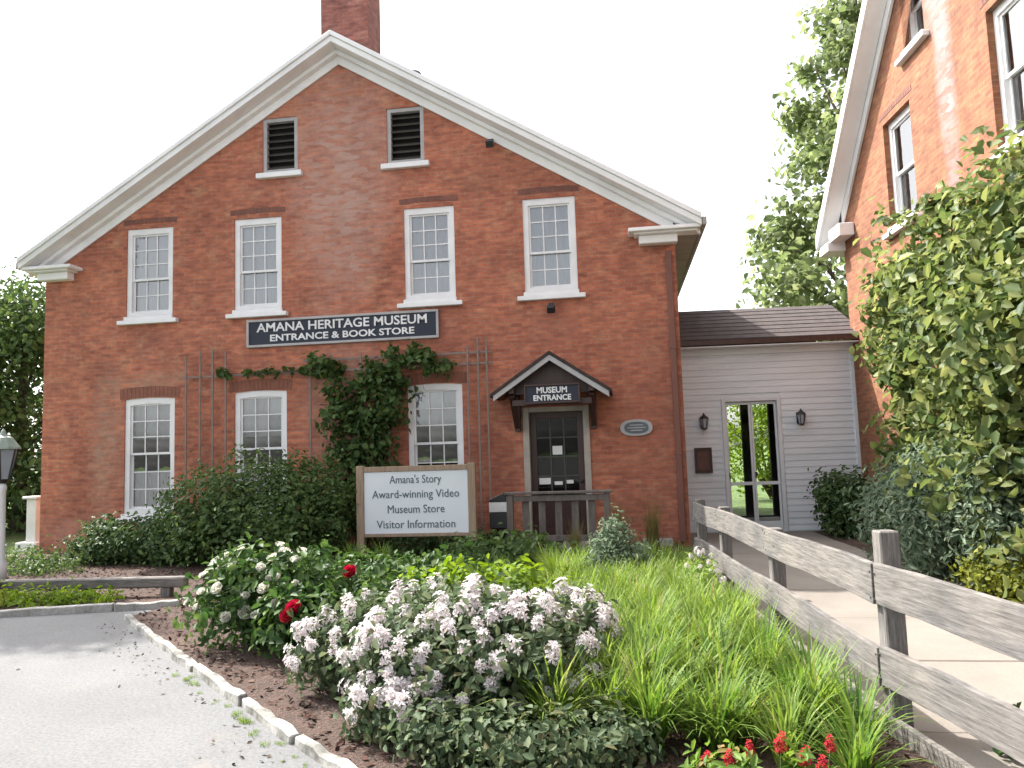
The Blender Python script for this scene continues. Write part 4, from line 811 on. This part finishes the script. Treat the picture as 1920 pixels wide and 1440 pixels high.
shrub('lime_shrub', 'bright lime green leafy plant behind the pale pink flowers', 'plant', (-2.55, -5.7, 0), [(0, 0, .22, .45, .4, .26), (.5, .1, .24, .42, .4, .26), (-.45, .15, .2, .38, .38, .22)], 3600, .085, L['lime'], clump=12, spread=.2, inner=.55, ntips=8, r0=.008, stemmat=M['greenstem'], aspect=.7)
shrub('leafy_plant', 'mid green leafy plants between white roses and notice board', 'plant', (-3.9, -3.9, 0), [(0, 0, .14, .6, .5, .18), (.75, -.1, .14, .55, .5, .17), (-.6, .1, .14, .5, .45, .19)], 4200, .10, L['rose'], clump=12, spread=.2, inner=.55, ntips=8, r0=.01, stemmat=M['greenstem'])
shrub('leafy_plant', 'dark low plants in front of the porch railing', 'plant', (-2.4, -2.9, 0), [(0, 0, .22, .6, .45, .26), (-.7, .1, .2, .45, .4, .22)], 3000, .09, L['dark'], clump=12, spread=.2, inner=.55, ntips=8, r0=.01, stemmat=M['greenstem'])
for k, (x, y, b_, lab, mt) in enumerate(((-9.6, -5.05, [(0, -.05, .05, .7, .2, .09), (.8, .1, .05, .6, .2, .08)], 'yellow green ground plants in front of the timber rail, left', 'yellow'), (-8.1, -4.75, [(0, -.05, .05, .6, .22, .09), (.65, .05, .05, .5, .2, .08)], 'olive green ground plants in front of the timber rail, right', 'lime'))):
    shrub('ground_plant', lab, 'plant', (x, y, 0), b_, 1800, .06, L[mt], 'ground plants along the back kerb', clump=12, spread=.2, inner=.5, ntips=4, r0=.005, stemmat=M['greenstem'])
shrub('sage_plant', 'pale grey green pointed plant among the strap leaves', 'plant', (-1.16, -4.1, 0), [(0, 0, .3, .36, .36, .32), (0, 0, .58, .2, .2, .26)], 2600, .075, L['sage'], clump=12, spread=.22, inner=.4, aspect=.3, ntips=5, r0=.008, stemmat=M['greenstem'])

# ---------------------------------------------------------------- strap-leaved clumps
lily = [blade_mesh('strap_leaves', 120, .60, .020, L['lily'], (.45, 1.5)), blade_mesh('strap_leaves', 105, .56, .017, L['lily_light'], (.4, 1.5)), blade_mesh('strap_leaves', 120, .60, .019, L['lily'], (.5, 1.6))]
def clump(name, me, label, cat, x, y, sc, grp, stem=True):
    root = empty(name, (x, y, .02), random.uniform(0, 6.28)); tag(root, label, cat, grp); inst('leaves', me, root, sc=sc); return root
spots = [(-.95, -8.15, 1.0, 0), (-.5, -8.05, 1.05, 2), (-.15, -7.6, .95, 0), (-.62, -7.4, 1.05, 1), (-.12, -8.45, .9, 0), (-.6, -8.75, .95, 2), (-1.2, -8.55, .9, 1), (-.95, -8.75, .85, 0), (-.3, -8.95, .85, 1), (.02, -8.0, .9, 2), (.06, -8.85, .85, 0), (-.05, -9.2, .75, 2), (-.98, -7.5, 1.0, 2), (-.3, -6.8, .95, 1), (-.85, -6.8, 1.0, 2), (-1.2, -7.2, .95, 1)]
for x, y, sc, k in spots:
    clump('daylily', lily[k], 'large clump of arching green strap leaves beside the near end of the fence', 'plant', x, y, sc, 'strap-leaved clumps in the bed')
mv = []; mf = []; src = [(np.array([v.co[:] for v in m_.vertices]), [tuple(p.vertices) for p in m_.polygons]) for m_ in lily]
for i in range(165):
    y = random.uniform(-8.7, -3.4); x = random.uniform(-2.0 + (.35 if y < -6 else 0), -.32 - (y + 3.2) * .06); a_ = random.uniform(0, 6.28); sc = random.uniform(.75, 1.0); V0, F0 = random.choice(src[1:]); b = len(mv)
    ca_, sa_ = math.cos(a_) * sc, math.sin(a_) * sc; mv += [(x + q[0] * ca_ - q[1] * sa_, y + q[0] * sa_ + q[1] * ca_, .02 + q[2] * sc) for q in V0]; mf += [tuple(j + b for j in f) for f in F0]
dm = bpy.data.meshes.new('daylily_mass'); dm.from_pydata(mv, [], mf); dm.materials.append(L['lily_light']); dm.polygons.foreach_set('use_smooth', [True] * len(mf)); tag(inst('daylily_mass', dm), 'mass of light green strap leaves filling the bed along the fence', 'plant', kind='stuff')
for x, y, sc, k in ((-5.0, -2.3, .75, 0), (-4.5, -2.4, .8, 2), (-5.6, -2.6, .75, 0), (-3.3, -2.2, .7, 1), (-2.6, -3.6, .7, 1)):
    clump('daylily', lily[k], 'clump of strap leaves at the foot of the notice board', 'plant', x, y, sc, 'strap-leaved clumps by the notice board')
straw = blade_mesh('grass_leaves', 130, .85, .008, L['straw'], lean=(.05, .6), base_r=.10)
for x, y, sc, lab in ((-1.15, -1.75, 1.0, 'airy straw coloured grass in front of the railing post'), (-.62, -1.35, 1.0, 'airy straw coloured grass by the downspout corner'), (-1.75, -2.2, .75, 'short straw coloured grass left of the taller ones')):
    root = empty('ornamental_grass', (x, y, .02)); tag(root, lab, 'grass', 'straw coloured grasses'); inst('grass_leaves', straw, root, sc=sc)
fringe = blade_mesh('grass_tufts', 40, .14, .006, L['lily'], base_r=.10); root = None
V = []
for i in range(55):
    t = .35 + .65 * random.random(); p = KA.lerp(KB, t); sgn = -1; o_ = random.uniform(.06, .16); V.append((p.x - o_ * .69, p.y - o_ * .72, t))
gt = bpy.data.meshes.new('kerb_grass'); vv = []; ff = []
fv_ = np.array([v.co[:] for v in fringe.vertices]); fp = [tuple(p.vertices) for p in fringe.polygons]
for x, y, t in V:
    s_ = random.uniform(.08, .3); b = len(vv); vv += [(x + q[0] * s_ * 1.3, y + q[1] * s_ * 1.3, q[2] * s_) for q in fv_]; ff += [tuple(i + b for i in p) for p in fp]
gt.from_pydata(vv, [], ff); gt.materials.append(L['lily']); o = inst('kerb_grass', gt); tag(o, 'tufts of grass growing along the white kerb', 'grass', kind='stuff')

# ---------------------------------------------------------------- flowers
def petal_ball(name, mat, rings, r, cup=.5):
    V = []; F = []
    for (k, tilt, ln, w) in rings:
        for i in range(k):
            a = 2 * math.pi * (i + random.uniform(-.25, .25)) / k + tilt; d = Vector((math.cos(a), math.sin(a), 0)); sd = Vector((-d.y, d.x, 0)); up = Vector((0, 0, 1)); b = len(V)
            p0 = d * r * .08; p1 = (d * math.cos(tilt) + up * math.sin(tilt)) * r * ln * .6 + up * r * .02; p2 = (d * math.cos(tilt + cup) + up * math.sin(tilt + cup)) * r * ln * .9 + d * r * .1
            V += [tuple(p0), tuple(p1 + sd * r * w), tuple(p1 - sd * r * w), tuple(p2 + sd * r * w * .7), tuple(p2 - sd * r * w * .7), tuple(p1 - d * r * .06 - up * r * .04)]
            F += [(b, b + 5, b + 1), (b, b + 2, b + 5), (b + 5, b + 4, b + 3), (b + 1, b + 5, b + 3), (b + 2, b + 4, b + 5)]
    me = bpy.data.meshes.new(name); me.from_pydata(V, [], F); me.materials.append(mat); me.polygons.foreach_set('use_smooth', [True] * len(F)); return me
rose_rings = [(7, .15, 1.0, .42), (6, .55, .95, .38), (5, .95, .85, .30), (4, 1.25, .75, .22)]
white_rose = [petal_ball('rose_bloom', L['cream'], rose_rings, .062) for _ in range(3)]
red_rose = [petal_ball('rose_bloom', L['red'], rose_rings, .070) for _ in range(2)]
def cluster_mesh(name, mat, n, R_, fr, tall=1.0):
    V = []; F = []
    for i in range(n):
        u = (i + .5) / n; th = math.acos(1 - 1.15 * u); ph = i * 2.399 + random.uniform(-.3, .3); d = Vector((math.sin(th) * math.cos(ph), math.sin(th) * math.sin(ph), math.cos(th) * tall)); c = d * R_ * random.uniform(.8, 1.15)
        nrm = (d + Vector((random.gauss(0, .25), random.gauss(0, .25), random.gauss(0, .25)))).normalized(); a = nrm.orthogonal().normalized(); b2_ = nrm.cross(a); s0 = random.uniform(0, 6)
        for k in range(5):
            t = s0 + 2 * math.pi * k / 5; dd = a * math.cos(t) + b2_ * math.sin(t); sd = -a * math.sin(t) + b2_ * math.cos(t); q = len(V); f_ = fr * random.uniform(.8, 1.15)
            V += [tuple(c), tuple(c + dd * f_ * .55 + sd * f_ * .26 + nrm * f_ * .2), tuple(c + dd * f_ + nrm * f_ * .05), tuple(c + dd * f_ * .55 - sd * f_ * .26 + nrm * f_ * .2)]; F += [(q, q + 1, q + 2), (q, q + 2, q + 3)]
    me = bpy.data.meshes.new(name); me.from_pydata(V, [], F); me.materials.append(mat); return me
pink = [cluster_mesh('flower_cluster', L['petal'], random.choice((7, 9, 11, 13)), .033, .033, random.uniform(1.8, 3.0)) for _ in range(10)]
def surface_spots(blobs, n, zmin, facing=None, minsep=.0):
    out = []
    tries = 0
    while len(out) < n and tries < n * 200:
        tries += 1; b = random.choice(blobs); rr = b[3:] if len(b) == 6 else (b[3],) * 3; d = Vector((random.gauss(0, 1), random.gauss(0, 1), random.gauss(0, 1))).normalized(); p = Vector((b[0] + d.x * rr[0], b[1] + d.y * rr[1], b[2] + d.z * rr[2]))
        if p.z < zmin or (facing and not facing(p, d)): continue
        if any(sum(((p[i] - q[0][i]) / (c[3 + i] if len(c) == 6 else c[3])) ** 2 for i in range(0)) for q in ()): continue
        if any(all(True for _ in ()) and sum(((p[i] - c[i]) / (c[3 + i] if len(c) == 6 else c[3])) ** 2 for i in range(3)) < .75 for c in blobs): continue
        if any((p - q[0]).length < minsep for q in out): continue
        out.append((p, d))
    return out
def flowering(name, label, base, blobs, nleaf, lsize, lmat, flowers, nfl, grp=None, zmin=.2, minsep=.05, fsc=(.6, 1.25), lift=.03, pname='flower_cluster', facing=None, fstems=True):
    root = shrub(name, label, 'flower', base, blobs, nleaf, lsize, lmat, grp, clump=12, spread=.2, inner=.5, ntips=12, r0=.009, stemmat=M['greenstem'])
    g = MB()
    for p, d in surface_spots(blobs, nfl, zmin, facing, minsep):
        up = (d + Vector((0, 0, .7))).normalized(); q = up.to_track_quat('Z', 'Y').to_euler(); pp = p + up * lift
        inst(pname, random.choice(flowers), root, pp, (q.x, q.y, q.z), random.uniform(*fsc)); g.tube([p - up * .12, pp], .004, 4, cap=False)
    tag(g.build('flower_stalk', M['greenstem'], root), kind='stuff'); return root
front = lambda p, d: d.y < .35
flowering('rose_bush', 'white flowered rose bush next to the white kerb', (-4.15, -6.55, 0), [(-.15, 0, .55, .42, .42, .30), (.25, -.05, .5, .40, .4, .30), (-.3, -.1, .38, .4, .38, .32), (.35, .1, .3, .4, .4, .28), (.05, -.05, .28, .5, .42, .26)], 3600, .085, L['rose'], white_rose, 30, zmin=.3, minsep=.11, pname='rose_bloom', facing=lambda p, d: d.y < .35 and p.x < .38)
for lab, b_, fl in (('red rose bloom on a leafy bush right of the white roses', (-3.35, -6.35, 0), [(-.12, -.15, .62), ]), ('red rose bloom low among leaves beside the white roses', (-3.62, -7.05, 0), [(-.04, -.18, .46), (-.08, -.2, .40)])):
    root = shrub('rose_bush', lab, 'flower', b_, [(0, 0, .32, .38, .32, .26), (.3, .1, .26, .32, .3, .22)], 1900, .08, L['rose'], 'red rose bushes', clump=12, spread=.2, inner=.5, ntips=8, r0=.009, stemmat=M['greenstem'])
    for f in fl: inst('rose_bloom', random.choice(red_rose), root, f, (R(50), 0, 0), 1.1)
    g = MB()
    for f in fl: g.tube([(f[0], f[1] + .1, .2), (f[0], f[1] + .02, f[2] - .01)], .004, 4)
    g.build('flower_stalk', M['greenstem'], root)
flowering('flowering_shrub', 'pale pink flowering shrub at front, largest of the pink ones', (-2.05, -8.35, 0), [(0, 0, .36, .42, .36, .28), (-.38, .05, .34, .36, .34, .26), (.36, .05, .38, .38, .36, .28), (.1, .25, .48, .35, .3, .25)], 6500, .06, L['phlox'], pink, 95, zmin=.2, minsep=.045, facing=front)
flowering('flowering_shrub', 'pale pink flowering shrub between the red rose and the largest pink one', (-2.85, -7.7, 0), [(0, 0, .34, .38, .34, .26), (.42, .05, .40, .36, .34, .27), (-.22, -.1, .26, .3, .3, .22)], 4600, .06, L['phlox'], pink, 52, zmin=.2, minsep=.05, facing=front)
flowering('flowering_shrub', 'pale pink flowering shrub on the right beside the strap leaves', (-1.75, -7.8, 0), [(0, 0, .36, .36, .32, .27), (.28, .1, .38, .3, .3, .26)], 3800, .06, L['phlox'], pink, 44, zmin=.25, minsep=.05, facing=front)
flowering('flowering_shrub', 'low pale pink flowers near the kerb at the bottom', (-2.5, -8.6, 0), [(0, 0, .16, .2, .2, .16), (.18, -.08, .14, .18, .18, .14)], 1500, .055, L['phlox'], pink, 18, zmin=.12, minsep=.05, facing=front)
flowering('white_flowers', 'small white flowers against the far end of the rail fence', (-.32, -5.35, 0), [(0, 0, .26, .2, .3, .2), (.02, .6, .28, .18, .3, .2)], 900, .05, L['lily_light'], pink, 16, zmin=.25, minsep=.06, fsc=(.45, .7), lift=.05)
shrub('leafy_plant', 'dark leafy foliage at the bottom edge below the pale pink flowers', 'plant', (-1.6, -8.98, 0), [(0, 0, .11, .42, .28, .15), (-.4, .1, .11, .35, .25, .15), (.35, .1, .11, .32, .25, .14)], 4200, .055, L['phlox'], clump=12, spread=.2, inner=.5, ntips=8, r0=.008, stemmat=M['greenstem'])
# red flower spikes at the bottom edge
spike = cluster_mesh('flower_spike', L['red'], 26, .022, .014, 2.6)
rs = empty('red_flowers', (-.47, -9.32, .0)); tag(rs, 'red flower spikes at the bottom edge in front of the strap leaves', 'flower')
g = MB()
for (x, y, z_) in ((-.16, 0, .20), (-.06, .03, .23), (.08, .05, .25), (.17, .0, .21), (.30, .05, .25), (-.26, .04, .18), (.24, -.05, .19)):
    inst('flower_spike', spike, rs, (x, y, z_), (random.uniform(-.2, .2), random.uniform(-.2, .2), 0), random.uniform(.9, 1.2)); g.tube([(x * .8, y, 0), (x, y, z_)], .004, 4)
g.build('flower_stalk', M['greenstem'], rs); P, N = blob_points([(0, 0, .1, .35, .15, .12)], 700, zmin=.01); inst('foliage', leaf_mesh('foliage', P, N, .06 * (0.6 + .8 * rng.random(len(P))), L['lily'], .4), rs)
shrub('leafy_plant', 'small leafy plant on the walkway side at the lower right corner', 'plant', (.86, -8.75, .02), [(0, 0, .10, .12, .12, .11), (.08, .05, .17, .08, .08, .08)], 420, .05, L['rose'], clump=10, spread=.25, inner=.4, ntips=5, r0=.004, stemmat=M['greenstem'])
# ---------------------------------------------------------------- loose bark on the bed, litter on the pavement
def scatter(name, label, pts, size, mat):
    P = np.array(pts); N = np.tile([0, 0, 1.0], (len(P), 1)) + rng.normal(size=(len(P), 3)) * .35; o = inst(name, leaf_mesh(name, P, N, size * (.5 + rng.random(len(P))), mat, .5, .06, 0)); tag(o, label, 'litter', kind='stuff')
pts = []
while len(pts) < 7000:
    x, y = random.uniform(-6.3, .4), random.uniform(-10.6, -2.5); t = (x - KA.x) / (KB.x - KA.x); yk = KA.y + t * (KB.y - KA.y)
    if y > yk + .12 and x < -.1 + (-3 - y) * .1: pts.append((x, y, .034))
for _ in range(2600): pts.append((random.uniform(-12.2, -6.3), random.uniform(-4.6, -1.2), .034))
scatter('bark_chips', 'loose reddish bark chips on the flower bed', pts, .045, L['chip'])
pts = []
while len(pts) < 150:
    t = random.random(); p = KA.lerp(KB, t); off = abs(random.gauss(0, .18)) + .09; pts.append((p.x - off * .66, p.y - off * .75, .006))
for _ in range(26): pts.append((random.uniform(-8, -2), random.uniform(-11.5, -6.5), .006))
pts = [q for q in pts if (q[0] - KA.x) * (KB.y - KA.y) - (q[1] - KA.y) * (KB.x - KA.x) > -1e9]
scatter('dry_litter', 'dry leaf litter scattered along the white kerb', pts, .028, L['litter'])
